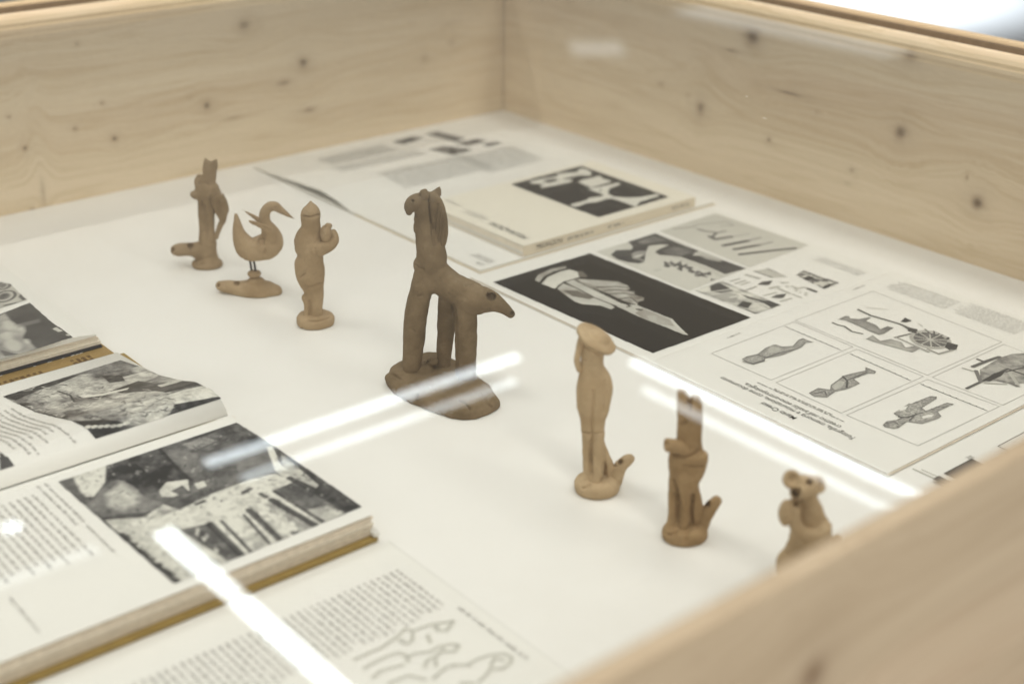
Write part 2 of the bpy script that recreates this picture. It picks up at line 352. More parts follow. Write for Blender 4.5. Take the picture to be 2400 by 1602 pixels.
class Canvas:
    """a print lying on a sheet of height hf; coordinates are given as zoom pixels of the photograph"""
    def __init__(s, region, corners, hf, res=0.0006, bgv=0.6, clip=True):
        s.rg = region; s.hf = hf
        s.poly_xy = s.xy(corners)
        a, b = s.poly_xy.min(0), s.poly_xy.max(0)
        nx = max(4, int((b[0]-a[0])/res)); ny = max(4, int((b[1]-a[1])/res))
        s.gx = np.linspace(a[0], b[0], nx); s.gy = np.linspace(a[1], b[1], ny)
        s.X, s.Y = np.meshgrid(s.gx, s.gy); s.g = np.full(s.X.shape, float(bgv)); s.res = res
        s.clip = clip
    def xy(s, pts):
        p = np.array(pts, float); q = toH(s.rg[0]+p[:, 0]/s.rg[2], s.rg[1]+p[:, 1]/s.rg[2], s.hf)
        return q[:, :2]
    def inside(s, P):
        x, y = s.X, s.Y; c = np.zeros(x.shape, bool); n = len(P)
        for i in range(n):
            x1, y1 = P[i]; x2, y2 = P[(i+1) % n]
            if y1 == y2: continue
            c ^= ((y1 > y) != (y2 > y)) & (x < (x2-x1)*(y-y1)/(y2-y1)+x1)
        return c
    def segd(s, P, closed=False):
        d = np.full(s.X.shape, 1e9); n = len(P)
        for i in range(n if closed else n-1):
            a = P[i]; b = P[(i+1) % n]; ab = b-a; L = max(1e-12, ab@ab)
            t = np.clip(((s.X-a[0])*ab[0]+(s.Y-a[1])*ab[1])/L, 0, 1)
            d = np.minimum(d, np.hypot(s.X-a[0]-t*ab[0], s.Y-a[1]-t*ab[1]))
        return d
    def poly(s, pts, v, a=1.0, soft=0.0, shade=0.0, nz=0.0, nb=8, ax=(1, 1)):
        P = s.xy(pts); m = s.inside(P).astype(float)
        if soft or shade:
            d = s.segd(P, True)
        if soft: soft *= 0.35; m = np.where(m > 0, 0.5+0.5*np.clip(d/soft, 0, 1), 0.5-0.5*np.clip(d/soft, 0, 1))
        vv = np.full(s.X.shape, float(v))
        if shade: vv = vv*(1-shade*np.exp(-d/0.0022))
        if nz: vv = vv*(1+nz*2*(fbm(*s.X.shape, nb, 4, ax=ax)-0.5))
        s.g = s.g*(1-m*a)+vv*m*a; return s
    def line(s, pts, v, w=0.0006, a=1.0, closed=False):
        d = s.segd(s.xy(pts), closed); m = np.clip(1.0-(d-w/2)/max(s.res, 1e-6), 0, 1)*a
        s.g = s.g*(1-m)+v*m; return s
    def noise(s, amp, base=6, octv=5, ax=(1, 1), contrast=1.0):
        n = np.clip((fbm(*s.X.shape, base, octv, ax=ax)-0.5)*contrast, -0.5, 0.5); s.g = s.g*(1+2*amp*n); return s
    def grit(s, amp, base=30):
        n = fbm(*s.X.shape, base, 3, gain=.7)-0.5; s.g = np.clip(s.g*(1+3*amp*n)+0.10*amp*n, 0.02, 0.78); return s
    def curve(s, k=1.4, mid=0.26): s.g = np.clip(mid+(s.g-mid)*k, 0.03, 0.76); return s
    def grad(s, p, q, v0, v1, a=1.0):
        A, B = s.xy([p, q]); t = np.clip(((s.X-A[0])*(B-A)[0]+(s.Y-A[1])*(B-A)[1])/((B-A)@(B-A)), 0, 1)
        s.g = s.g*(1-a)+(v0+(v1-v0)*t)*a; return s
    def build(s, name, parent, dz=0.0003, tint=(1.0, 0.965, 0.95), paper=None, mat=None):
        g = np.clip(s.g, 0.022, 0.80)
        ny, nx = g.shape; Z = s.hf(s.X, s.Y)+dz
        V = np.stack([s.X, s.Y, Z], -1).reshape(-1, 3)
        idx = np.arange(nx*ny).reshape(ny, nx)
        F = np.stack([idx[:-1, :-1], idx[:-1, 1:], idx[1:, 1:], idx[1:, :-1]], -1).reshape(-1, 4)
        if s.clip:
            ins = s.inside(s.poly_xy); d = s.segd(s.poly_xy, True); ok = (ins | (d < s.res*0.75)).reshape(-1)
            F = F[ok[F].all(1)]
        if paper is not None:
            keep = (np.abs(g-paper) > 0.02).reshape(-1); F = F[keep[F].any(1)]
        me = bpy.data.meshes.new(name)
        me.vertices.add(len(V)); me.vertices.foreach_set('co', V.astype(np.float32).ravel())
        me.loops.add(len(F)*4); me.loops.foreach_set('vertex_index', F.astype(np.int32).ravel())
        me.polygons.add(len(F)); me.polygons.foreach_set('loop_start', np.arange(0, len(F)*4, 4, dtype=np.int32))
        me.update(); me.validate()
        at = me.color_attributes.new('Col', 'FLOAT_COLOR', 'POINT')
        dark = np.clip(1-g/0.5, 0, 1)[..., None]; t = np.array(tint)
        c = g[..., None]*(t*dark+np.array([1.0, 0.985, 0.89])*(1-dark)); c = np.concatenate([c, np.ones_like(c[..., :1])], -1)
        at.data.foreach_set('color', c.astype(np.float32).reshape(-1))
        return link(name, me, mat or PRINT, parent)
def flat(z): return lambda x, y: np.full(np.shape(x), z)

def quad_sheet(name, quads, hf, dz, mat, parent):
    """many tiny printed marks (each 4 ground points) laid on a sheet, as one mesh"""
    Q = np.array(quads, float); P = Q.reshape(-1, 2)
    V = np.column_stack([P, hf(P[:, 0], P[:, 1])+dz]); F = np.arange(len(P)).reshape(-1, 4).tolist()
    return link(name, mesh(name, V, F), mat, parent)
def words(org, d, ld, nl, length, pitch, xh, ragged=0.1, first_indent=0.0, rng=random):
    """marks of illegible text: org = start of first line (x,y), d = reading direction, ld = direction of next line"""
    d = np.array(d, float); ld = np.array(ld, float); up = -ld; out = []
    for i in range(nl):
        L = length*(1-rng.random()*ragged); p = first_indent if i == 0 else 0.0
        o = np.array(org)+ld*pitch*i
        while p < L:
            wl = rng.choice((1.5, 2, 3, 4, 5, 6, 7))*xh*0.62
            e = min(L, p+wl); q = p
            while q < e:
                lw = xh*rng.uniform(0.34, 0.62); h0 = -xh*0.35*(rng.random() < .1); h1 = xh*(1.0 if rng.random() < .7 else 1.42)
                a = o+d*q; b = o+d*(q+lw)
                out.append((a+up*h0, b+up*h0, b+up*h1, a+up*h1)); q += lw+xh*0.14
            p = e+xh*1.25
    return out
def text_mesh(name, body, start, end, height, z, mat, parent, axis='z', flip=0.0, bold=0.0):
    """real lettering between two points on a horizontal sheet (axis z) or on a face seen from -y (axis y)"""
    cu = bpy.data.curves.new(name, 'FONT'); cu.body = body; cu.size = 1.0; cu.offset = bold; cu.resolution_u = 3
    t = bpy.data.objects.new(name, cu); COL.objects.link(t); dg = bpy.context.evaluated_depsgraph_get()
    me = bpy.data.meshes.new_from_object(t.evaluated_get(dg)); bpy.data.objects.remove(t, do_unlink=True)
    n = len(me.vertices); co = np.zeros(n*3); me.vertices.foreach_get('co', co); co = co.reshape(-1, 3)
    x0, x1 = co[:, 0].min(), co[:, 0].max(); cap = 0.72
    s, e = np.array(start, float), np.array(end, float); L = np.linalg.norm(e-s); d = (e-s)/L
    up = np.array([-d[1], d[0]])
    a = (co[:, 0]-x0)/(x1-x0)*L; b = co[:, 1]/cap*height
    if axis == 'z': V = np.column_stack([s[0]+d[0]*a+up[0]*b, s[1]+d[1]*a+up[1]*b, np.full(n, z)])
    else: V = np.column_stack([s[0]+d[0]*a+up[0]*b, np.full(n, z), s[1]+d[1]*a+up[1]*b])
    me.vertices.foreach_set('co', V.ravel()); me.update(); me.name = name
    return link(name, me, mat, parent)
def slab(name, x0, x1, y0, y1, z0, hf, mat, parent, nx=6, ny=40):
    """a sheet or page stack with a top of height hf"""
    xs = np.linspace(x0, x1, nx); ys = np.linspace(y0, y1, ny); X, Y = np.meshgrid(xs, ys)
    Z = hf(X, Y); n = nx*ny
    Zb = z0(X, Y) if callable(z0) else np.full(X.shape, z0)
    V = np.concatenate([np.stack([X, Y, Z], -1).reshape(-1, 3), np.stack([X, Y, Zb], -1).reshape(-1, 3)])
    I = np.arange(n).reshape(ny, nx); F = []
    for j in range(ny-1):
        for i in range(nx-1):
            F.append((I[j, i], I[j, i+1], I[j+1, i+1], I[j+1, i])); F.append((n+I[j, i], n+I[j+1, i], n+I[j+1, i+1], n+I[j, i+1]))
    ring = list(I[0, :])+list(I[1:, -1])+list(I[-1, -2::-1])+list(I[-2:0:-1, 0])
    for a, b in zip(ring, ring[1:]+ring[:1]): F.append((a, n+a, n+b, b))
    return link(name, mesh(name, V, [tuple(int(k) for k in f) for f in F]), mat, parent)
def page_stack(name, x0, x1, y0, y1, z0, z1, parent, layers=12, jit=0.0012, mats=None, seed=1, slope=0.0):
    """closed page block as uneven gatherings"""
    rg = random.Random(seed); bm = bmesh.new(); t = (z1-z0)/layers; mi = []
    for k in range(layers):
        f = k/(layers-1); j = lambda: rg.uniform(-jit, jit)
        n0 = len(bm.faces)
        box_bm(bm, x0, x1+j()-slope*f, y0+j(), y1, z0+k*t, z0+(k+1)*t-0.00008)
        bm.faces.ensure_lookup_table(); c = rg.choice((0, 0, 1, 2))
        for q in bm.faces[n0:]: q.material_index = c
    me = bm_mesh(name, bm); o = link(name, me, None, parent)
    for m_ in (mats or (EDGE, EDGE_DK, EDGE_LT)): me.materials.append(m_)
    return o

# ================================================================== books and sheets
# ---- magazine lying open at the back, its far leaf lifted
MX0, MX1, MYG = -0.389, -0.066, -0.2285
mag = empty('open_magazine', (-0.23, -0.23, 0), 'open magazine with grey text columns and a lifting leaf beside the back board', 'magazine')
def mag_h(x, y):
    py = [-0.018, -0.064, -0.121, -0.164, -0.194, -0.2144, -0.2285]; pz = [0.0024, 0.004, 0.0085, 0.0112, 0.0085, 0.0045, 0.003]
    t = np.interp(-np.asarray(y), [-v for v in py], pz)
    far = np.clip((np.asarray(x)-MX0)/0.30, 0, 1); return 0.0030+(t-0.0030)*(1-0.55*far)
magF = slab('leaf', MX0, MX1, -0.018, MYG+0.0004, lambda x, y: mag_h(x, y)-0.0007, mag_h, PAPER, mag, 12, 60)
slab('leaf', MX0+0.0006, MX1, -0.0185, MYG+0.0004, 0.0002, flat(0.0017), PAPER_GREY, mag, 3, 3)
magN = slab('leaf', MX0+0.001, MX1, MYG-0.0004, -0.442, 0.0017, flat(0.0036), PAPER, mag, 3, 3)
slab('cover', MX0, MX1+0.0015, MYG-0.0002, -0.4435, 0.0002, flat(0.0015), COVER_SIDE, mag, 3, 3)
RG7 = (580, 260, 3.2625)
for q, v in (([(1110, 238), (1260, 200), (1345, 210), (1190, 256)], .12), ([(1365, 180), (1450, 160), (1665, 212), (1590, 236)], .14),
             ([(1590, 252), (1750, 217), (1830, 232), (1680, 268)], .16), ([(1800, 262), (1880, 238), (1950, 245), (1850, 275)], .18),
             ([(1385, 298), (1500, 272), (1725, 298), (1575, 338)], .16)):
    Canvas(RG7, q, mag_h, 0.0012, v).noise(0.9, 4, 4, contrast=2.5).build('printed_picture', magF, 0.0005)
def text_region(name, region, corners, hf, parent, mat, d, ld, pitch, xh, seed=1, dz=0.0004, ragged=0.1, skip=0.0):
    """fill a 4-sided area (zoom pixels) with lines of illegible type; corners -> bounding box on the sheet"""
    p = np.array(corners, float); P = toH(region[0]+p[:, 0]/region[2], region[1]+p[:, 1]/region[2], hf)[:, :2]
    d = np.array(d, float); ld = np.array(ld, float)
    a = P@d; b = P@ld; rg = random.Random(seed)
    org = d*a.min()+ld*b.min()
    q = words(org, d, ld, max(1, int((b.max()-b.min())/pitch)+1), a.max()-a.min(), pitch, xh, ragged, 0, rg)
    return quad_sheet(name, q, hf, dz, mat, parent)
text_region('printed_text', RG7, [(600, 345), (1160, 300), (1000, 270), (640, 400)], mag_h, magF, INK_PALE, (0, 1), (1, 0), 0.0035, 0.0019, 2)
for k, c in enumerate(([(1080, 470), (1640, 330), (1700, 400), (1220, 590)], [(1660, 340), (2020, 270), (2250, 380), (1800, 440)], [(640, 430), (1300, 300), (1340, 330), (900, 430)])):
    text_region('printed_text', RG7, c, mag_h, magF, INK_PALE, (0, 1), (1, 0), 0.0035, 0.0017, 3+k)
fm = flat(0.0036)
text_region('printed_text', RG7, [(1715, 1095), (1760, 1085), (1895, 1150), (1850, 1165)], fm, magN, INK_PALE, (0, 1), (1, 0), 0.0026, 0.0013, 8)
text_region('printed_text', RG7, [(1760, 1160), (1775, 1158), (1815, 1178), (1800, 1182)], fm, magN, INK_GREY, (0, 1), (1, 0), 0.0026, 0.0013, 9)

# ---- closed paperback on the magazine
BX0, BX1, BY0, BY1 = -0.3335, -0.0945, -0.4405, -0.277
BZ0, BZ1 = 0.0038, 0.0152
pb = empty('paperback_book', ((BX0+BX1)/2, (BY0+BY1)/2, BZ0), 'cream paperback with black and white cutout cover picture lying on the open magazine', 'book')
slab('back_cover', BX0, BX1, BY0, BY1, BZ0, flat(BZ0+0.0006), COVER_SIDE, pb, 2, 2)
page_stack('page_block', BX0+0.001, BX1-0.001, BY0+0.001, BY1-0.0005, BZ0+0.0006, BZ1-0.0007, pb, 9, 0.0003, (PAPER_GREY, EDGE_LT, PAPER_GREY), 4)
pbS = box('spine', BX0, BX1, BY0-0.0004, BY0+0.0008, BZ0+0.0006, BZ1-0.0006, COVER_SIDE, pb)
pbF = slab('front_cover', BX0, BX1, BY0-0.0004, BY1, BZ1-0.0006, flat(BZ1), COVER, pb, 2, 2)
RG6 = (1150, 370, 4.698); fb = flat(BZ1)
c = Canvas(RG6, [(225, 293), (1000, 90), (1965, 432), (1190, 655)], fb, 0.0008, 0.03)
Wt = 0.74
c.poly([(735, 175), (945, 160), (985, 118), (1060, 130), (1118, 170), (1090, 200), (985, 195), (830, 225), (800, 240), (905, 240), (880, 270), (640, 320), (560, 332), (545, 310), (610, 292), (440, 285), (430, 265), (540, 235), (735, 205)], Wt)
c.poly([(560, 255), (690, 228), (755, 250), (640, 280)], 0.10)
c.poly([(960, 270), (1010, 245), (1205, 200), (1240, 235), (1335, 255), (1300, 275), (1110, 330)], Wt)
c.poly([(1065, 345), (1200, 320), (1410, 275), (1430, 295), (1310, 340), (1290, 395), (1360, 430), (1500, 440), (1640, 435), (1840, 400), (1860, 420), (1640, 490), (1610, 530), (1580, 535), (1340, 450), (1270, 455), (1170, 490), (1060, 500), (960, 540), (895, 535), (875, 515), (1000, 485), (1060, 465), (1080, 445), (1230, 425), (1235, 405)], Wt)
c.poly([(1195, 355), (1215, 350), (1222, 368), (1205, 375)], 0.05).line([(235, 296), (1190, 652)], 0.03, .0008)
c.build('cover_picture', pbF, 0.0003)
def W2(region, pt, hf): return toH(np.array(region[0]+pt[0]/region[2]), np.array(region[1]+pt[1]/region[2]), hf)[:2]
s_, e_ = W2(RG6, (432, 875), fb), W2(RG6, (5, 718), fb)
text_mesh('title_text', 'MISURAZIONI', (s_[0], s_[1]), (s_[0], e_[1]), 0.0090, BZ1+0.0003, INK_SOFT, pbF)
zs = BY0-0.0007
sp0 = ony(1150+508/4.698, 370+990/4.698, zs); sp1 = ony(1150+792/4.698, 370+905/4.698, zs)
text_mesh('title_text', 'MISURAZIONI', (sp0[0], BZ0+0.0040), (sp1[0], BZ0+0.0034), 0.0052, zs, INK, pbS, axis='y')
def spine_words(x0, x1, xh, seed):
    q = words((x0, BZ0+0.0042), (1, 0), (0, -1), 1, x1-x0, 0.01, xh, 0, 0, random.Random(seed))
    V = [(p[0], zs, p[1]) for f in q for p in f]; return link('spine_text', mesh('spine_text', V, np.arange(len(V)).reshape(-1, 4).tolist()), INK_GREY, pbS)
for (a0, a1) in ((850, 1135), (1290, 1455), (1990, 2165)):
    p0 = ony(1150+a0/4.698, 370+870/4.698, zs); p1 = ony(1150+a1/4.698, 370+800/4.698, zs); spine_words(float(p0[0]), float(p1[0]), 0.0024, a0)
text_region('printed_text', RG7, [(1530, 678), (1545, 672), (1640, 722), (1625, 728)], fb, pbF, INK_PALE, (0, 1), (1, 0), 0.003, 0.0014, 12)
text_region('printed_text', RG7, [(1655, 765), (1700, 755), (1850, 820), (1800, 835)], fb, pbF, INK_PALE, (0, 1), (1, 0), 0.0028, 0.0012, 13)

# ---- large flat booklet with the hand-and-blade photograph and the plate page
KX0, KX1, KY0, KY1, KYG = -0.4045, -0.0825, -0.9255, -0.4475, -0.6865
KZ = 0.0026; fk = flat(KZ)
kb = empty('open_booklet', ((KX0+KX1)/2, KYG, 0), 'large flat open booklet with hand holding a blade and plates of clay figures', 'booklet')
for i, (a, b_) in enumerate(((0.0002, 0.0009), (0.00105, 0.0017))):
    slab('leaf', KX0-0.0012+0.0006*i, KX1+0.001, KY0-0.0012, KY1, a, flat(b_), EDGE if i else PAPER_GREY, kb, 2, 2)
hk = lambda x, y: KZ-0.0005*np.exp(-((np.asarray(y)-KYG)/0.004)**2)
kbL = slab('leaf', KX0, KX1, KYG, KY1, 0.0018, hk, PAPER, kb, 3, 60); kbL['label'] = 'left leaf with photographs'
kbR = slab('leaf', KX0, KX1, KY0, KYG-0.0001, 0.0018, hk, PAPER, kb, 3, 60); kbR['label'] = 'right leaf with framed plates'
RK = (1140, 560, 3.559)
c = Canvas(RK, [(57, 361), (862, 121), (2205, 657), (1388, 952)], fk, 0.00055, 0.024)
c.noise(0.10, 3, 3)
c.poly([(405, 345), (430, 300), (540, 250), (660, 228), (668, 245), (560, 272), (480, 315), (440, 362)], 0.42, nz=.5)
c.poly([(455, 372), (500, 322), (600, 276), (690, 255), (760, 275), (775, 320), (650, 355), (600, 385), (572, 418)], 0.70, nz=.15)
c.poly([(760, 272), (800, 268), (840, 305), (838, 322), (780, 320)], 0.14, nz=.5)
c.poly([(590, 415), (640, 372), (720, 400), (900, 480), (1010, 525), (1070, 572), (1040, 588), (950, 556), (800, 545), (735, 522), (640, 455)], 0.50, soft=.0012, nz=.6, nb=10, ax=(1, .5))
c.poly([(640, 430), (760, 430), (900, 490), (860, 505), (720, 480)], 0.07, a=.8, soft=.002)
c.poly([(735, 330), (900, 342), (1100, 356), (1180, 390), (1200, 418), (1170, 430), (1240, 440), (1230, 460), (1315, 490), (1310, 515), (1265, 525), (1258, 550), (1150, 520), (1000, 450), (850, 395)], 0.34, soft=.001, nz=.9, nb=14)
c.poly([(760, 335), (900, 348), (1090, 362), (1150, 390), (1000, 400), (900, 395), (800, 360)], 0.52, a=.7, soft=.0015, nz=.4)
for q in ([(920, 405), (1050, 398), (1180, 405)], [(980, 432), (1100, 425), (1230, 445)], [(1030, 460), (1150, 455), (1290, 478)], [(1100, 500), (1200, 495), (1260, 530)]): c.line(q, 0.05, .0013, .85)
for q in ([(940, 415), (1060, 410), (1160, 418)], [(1150, 505), (1200, 500), (1240, 530)], [(1060, 440), (1150, 436), (1210, 446)]): c.line(q, 0.6, .0010, .7)
c.poly([(655, 362), (735, 338), (1000, 470), (1150, 545), (1250, 550), (1545, 668), (1680, 802), (1640, 796), (1480, 730), (1300, 662), (1150, 592), (1080, 560), (900, 480)], 0.58, nz=.25, nb=12)
c.poly([(1240, 620), (1300, 580), (1420, 625), (1530, 672), (1570, 730), (1440, 712), (1300, 660)], 0.30, a=.85, soft=.0015, nz=.7, nb=8)
c.poly([(1340, 640), (1420, 640), (1420, 690), (1360, 680)], 0.55, a=.5, soft=.002)
c.line([(660, 365), (900, 490), (1080, 560)], 0.06, .0010).line([(735, 345), (960, 455), (1130, 538)], 0.10, .0008).line([(578, 415), (650, 358), (780, 322)], 0.05, .0011)
c.line([(1170, 545), (1200, 562), (1175, 568)], 0.06, .0016).line([(1260, 588), (1290, 592)], 0.05, .0028).line([(460, 368), (505, 318), (610, 272), (700, 252)], 0.05, .0010)
c.line([(1545, 668), (1600, 740), (1676, 800)], 0.72, .0008, .7)
c.build('printed_photograph', kbL, tint=(1.0, 0.86, 0.70))['label'] = 'black photograph of a hand holding a long blade'
R5 = (1370, 480, 3.915)
c = Canvas(R5, [(690, 243), (1200, 80), (2055, 372), (1510, 575)], fk, 0.0007, 0.58)
c.grad((1400, 100), (1300, 560), .56, .66)
c.line([(820, 222), (1000, 205)], .36, .003, .8).line([(1000, 200), (1040, 182), (1300, 156), (1370, 190), (1250, 196)], .34, .0018, .8)
c.line([(1040, 225), (1100, 242), (1210, 258), (1180, 290)], .14, .0022).line([(1150, 292), (1200, 318), (1345, 296)], .10, .0045, .9).line([(1200, 262), (1290, 242)], .2, .002)
c.line([(1275, 376), (1500, 332)], .06, .0042).line([(1500, 330), (1615, 303)], .3, .002).line([(1375, 410), (1600, 372)], .06, .0038).line([(1600, 370), (1720, 345)], .3, .002).line([(1425, 458), (1690, 425), (1930, 400)], .06, .0036).line([(1380, 290), (1500, 268)], .45, .002)
c.build('printed_photograph', kbL)['label'] = 'pale photograph of knives and small tools'
c = Canvas(R5, [(105, 432), (650, 263), (1483, 586), (960, 790)], fk, 0.0006, 0.63)
c.noise(.05, 3, 3)
c.poly([(400, 342), (650, 263), (900, 370), (1050, 425), (990, 465), (1100, 470), (1275, 512), (1483, 586), (1290, 638), (1110, 560), (880, 478), (800, 470), (690, 462), (645, 435), (690, 405), (775, 372), (700, 365), (590, 378), (560, 440), (550, 525), (500, 540), (400, 530), (300, 500), (240, 460), (290, 418), (430, 412), (445, 385)], 0.07, soft=.0006, nz=.5, nb=6)
c.poly([(480, 340), (640, 290), (760, 330), (640, 350), (520, 360)], .22, a=.8, soft=.003, nz=.6)
c.poly([(700, 420), (820, 385), (930, 400), (1000, 430), (900, 465), (760, 455)], .22, a=.8, soft=.003, nz=.7)
c.poly([(430, 455), (480, 425), (560, 425), (545, 465), (500, 490), (440, 485)], .50, a=.85, soft=.001, nz=.7, nb=14).line([(430, 470), (500, 450), (545, 440)], .08, .001).line([(450, 490), (520, 505), (545, 515)], .45, .002)
c.poly([(1000, 440), (1060, 425), (1280, 505), (1240, 525), (1120, 500)], .50, a=.8, soft=.003)
rgs = random.Random(5)
for k in range(34):
    t = k/33; bx = 745+t*410+rgs.uniform(-14, 14); by = 530+t*135+rgs.uniform(-22, 22)
    c.line([(bx, by), (bx+rgs.uniform(-34, 34), by+rgs.uniform(-26, 26)), (bx+rgs.uniform(-40, 60), by+rgs.uniform(-10, 30))], .09, rgs.uniform(.0008, .0026), .85)
c.line([(800, 470), (1150, 600), (1260, 660)], .4, .004, .3).line([(640, 605), (700, 595)], .4, .001)
c.build('printed_photograph', kbL, paper=None)['label'] = 'photograph of a dark haired head in profile'
c = Canvas(R5, [(1010, 785), (1260, 700), (1805, 922), (1570, 1002)], fk, 0.0006, 0.5)
c.noise(.55, 6, 5, contrast=2.2)
c.poly([(1150, 745), (1240, 718), (1320, 760), (1360, 790), (1250, 810), (1160, 800)], .08, soft=.002).poly([(1180, 830), (1310, 800), (1420, 830), (1380, 900), (1250, 880)], .36, a=.8, soft=.002)
c.poly([(1400, 930), (1450, 885), (1540, 900), (1500, 950)], .06, soft=.001).poly([(1590, 880), (1700, 880), (1800, 920), (1720, 945)], .07, soft=.0015).poly([(1430, 820), (1560, 860), (1700, 890), (1690, 905), (1500, 860)], .08, soft=.001)
c.line([(1020, 790), (1200, 870), (1560, 1000)], .07, .0016).line([(1160, 800), (1360, 775)], .6, .0016).line([(1560, 905), (1640, 910), (1690, 940)], .7, .0018).line([(1340, 850), (1400, 840)], .7, .002)
c.poly([(1010, 785), (1150, 737), (1130, 800), (1060, 800)], .76, soft=.004).build('printed_photograph', kbL)['label'] = 'small photograph of a village'
R2 = (1620, 600, 5.8725)
c = Canvas(R2, [(1440, 265), (1540, 200), (2040, 372), (1830, 455)], fk, 0.0006, 0.42)
c.noise(.8, 6, 4, contrast=2.2).poly([(1480, 325), (1620, 275), (1700, 300), (1570, 360)], .05, soft=.001).poly([(1800, 430), (1900, 385), (1990, 375), (1860, 445)], .05, soft=.001).line([(1550, 205), (1740, 290), (1860, 325), (2020, 375)], .10, .0018)
c.build('printed_photograph', kbL)['label'] = 'small dark photograph at the leaf edge'
c = Canvas(R2, [(400, 300), (1000, 140), (1780, 500), (1150, 720)], fk, 0.0006, 0.77, True)
c.poly([(870, 210), (1050, 175), (1350, 285), (1110, 300)], .55, soft=.0006).line([(1050, 175), (1350, 285)], .22, .001).line([(870, 210), (1110, 298)], .25, .0012)
for q, w, v in (([(540, 350), (665, 312)], .001, .35), ([(610, 380), (745, 340)], .001, .35), ([(680, 400), (800, 360)], .001, .5), ([(760, 470), (890, 425)], .0012, .3), ([(1000, 548), (1165, 505)], .001, .4), ([(1230, 625), (1380, 585)], .001, .4),
                 ([(760, 262), (930, 310)], .003, .45), ([(1090, 445), (1200, 425)], .003, .5), ([(1200, 450), (1350, 515)], .002, .45), ([(1520, 430), (1600, 440)], .001, .3), ([(1400, 530), (1510, 575)], .0012, .45), ([(1620, 455), (1710, 490)], .0035, .12)): c.line(q, v, w)
for cx_, cy_ in ((1040, 375), (1230, 555)): c.poly([(cx_-130, cy_+20), (cx_-60, cy_-20), (cx_+80, cy_-35), (cx_+40, cy_+20), (cx_-10, cy_+30)], .12, soft=.001, nz=.6)
for k in range(16):
    bx = 1200+rgs.uniform(0, 380); by = 340+0.45*(bx-1200)+rgs.uniform(-30, 40); c.line([(bx, by), (bx+rgs.uniform(5, 30), by+rgs.uniform(-4, 8))], .5, .0012)
c.build('printed_drawing', kbL, paper=0.77)
# plate page: frames, rulers, figures
R8 = (1600, 600, 2.851)
def frame_quads(region, pts, w, closed=True):
    P = np.array([W2(region, p, fk) for p in pts]); out = []
    n = len(P)
    for i in range(n if closed else n-1):
        a, b = P[i], P[(i+1) % n]; d = (b-a)/np.linalg.norm(b-a); nn = np.array([-d[1], d[0]])*w/2
        out.append((a-nn, b-nn, b+nn, a+nn))
    return out
fr = []
for f in ([(190, 651), (590, 829), (1137, 607), (745, 440)], [(622, 846), (1060, 1049), (1609, 805), (1165, 623)], [(1095, 1063), (1572, 1268), (2116, 1005), (1635, 825)],
          [(752, 431), (1272, 235), (2132, 575), (1635, 797)], [(1668, 811), (2146, 590), (2600, 770), (2140, 996)]):
    fr += frame_quads(R8, f, 0.00042)
o = quad_sheet('plate_frames', fr, fk, 0.0003, INK_GREY, kbR)
ru = []
for a, b_ in (((682, 471), (1058, 630)), ((1118, 654), (1525, 833)), ((1590, 856), (2035, 1034))):
    ru += frame_quads(R8, [a, b_], 0.00055, False)
    for k in range(10):
        t = (k+.3)/10; x = a[0]+(b_[0]-a[0])*t; y = a[1]+(b_[1]-a[1])*t; ru += frame_quads(R8, [(x, y), (x+7, y-3.5)], 0.0006, False)
quad_sheet('plate_rulers', ru, fk, 0.0003, INK, kbR)
PV = 0.77
def plate(corners, name='printed_figure'):
    return Canvas(R8, corners, fk, 0.00038, PV, True)
c = plate([(340, 700), (840, 500), (920, 580), (420, 760)])
c.poly([(395, 690), (425, 672), (500, 655), (520, 640), (580, 595), (625, 592), (665, 606), (735, 602), (775, 560), (805, 549), (830, 562), (876, 577), (825, 580), (792, 612), (720, 642), (655, 666), (552, 686), (545, 706), (468, 725), (430, 712)], .42, shade=.55, nz=.8, nb=26)
c.line([(500, 662), (560, 680), (640, 650), (740, 628)], .10, .0012, .8).line([(410, 705), (470, 722), (540, 700)], .12, .0022, .8).poly([(560, 640), (590, 605), (640, 610), (660, 625), (600, 650)], .52, a=.7, soft=.001)
c.build('printed_figure', kbR, paper=PV)
c = plate([(800, 930), (1240, 700), (1320, 790), (900, 980)])
c.poly([(843, 915), (905, 882), (985, 893), (990, 862), (1040, 826), (1075, 800), (1130, 785), (1220, 766), (1222, 742), (1292, 772), (1285, 786), (1240, 786), (1145, 822), (1196, 861), (1160, 876), (1105, 888), (1020, 906), (965, 946), (880, 940)], .40, shade=.55, nz=.8, nb=26)
c.poly([(995, 870), (1040, 835), (1085, 838), (1060, 880), (1015, 895)], .55, a=.8, soft=.001, nz=.2).line([(1070, 805), (1100, 835), (1095, 880)], .10, .0014).line([(880, 920), (950, 905), (960, 930)], .15, .001).line([(1100, 830), (1230, 778)], .15, .001)
c.build('printed_figure', kbR, paper=PV)
c = plate([(1290, 1130), (1640, 900), (1860, 980), (1560, 1190)])
c.poly([(1337, 1128), (1365, 1103), (1430, 1095), (1455, 1082), (1405, 1050), (1395, 1015), (1425, 985), (1490, 978), (1525, 988), (1580, 965), (1655, 936), (1698, 940), (1695, 955), (1600, 1015), (1625, 1035), (1700, 1005), (1765, 980), (1813, 990), (1760, 1012), (1705, 1040), (1735, 1080), (1690, 1092), (1600, 1122), (1500, 1108), (1440, 1150), (1390, 1157), (1350, 1145)], .42, shade=.55, nz=.8, nb=26)
c.poly([(1446, 1026), (1465, 1008), (1505, 1002), (1490, 1025), (1455, 1036)], PV).poly([(1595, 1072), (1640, 1058), (1680, 1058), (1665, 1075), (1605, 1085)], PV)
c.line([(1445, 1075), (1500, 1080), (1560, 1060)], .10, .0015).line([(1515, 1100), (1560, 1055), (1600, 1050)], .14, .001).line([(1360, 1115), (1420, 1110), (1440, 1125)], .16, .001)
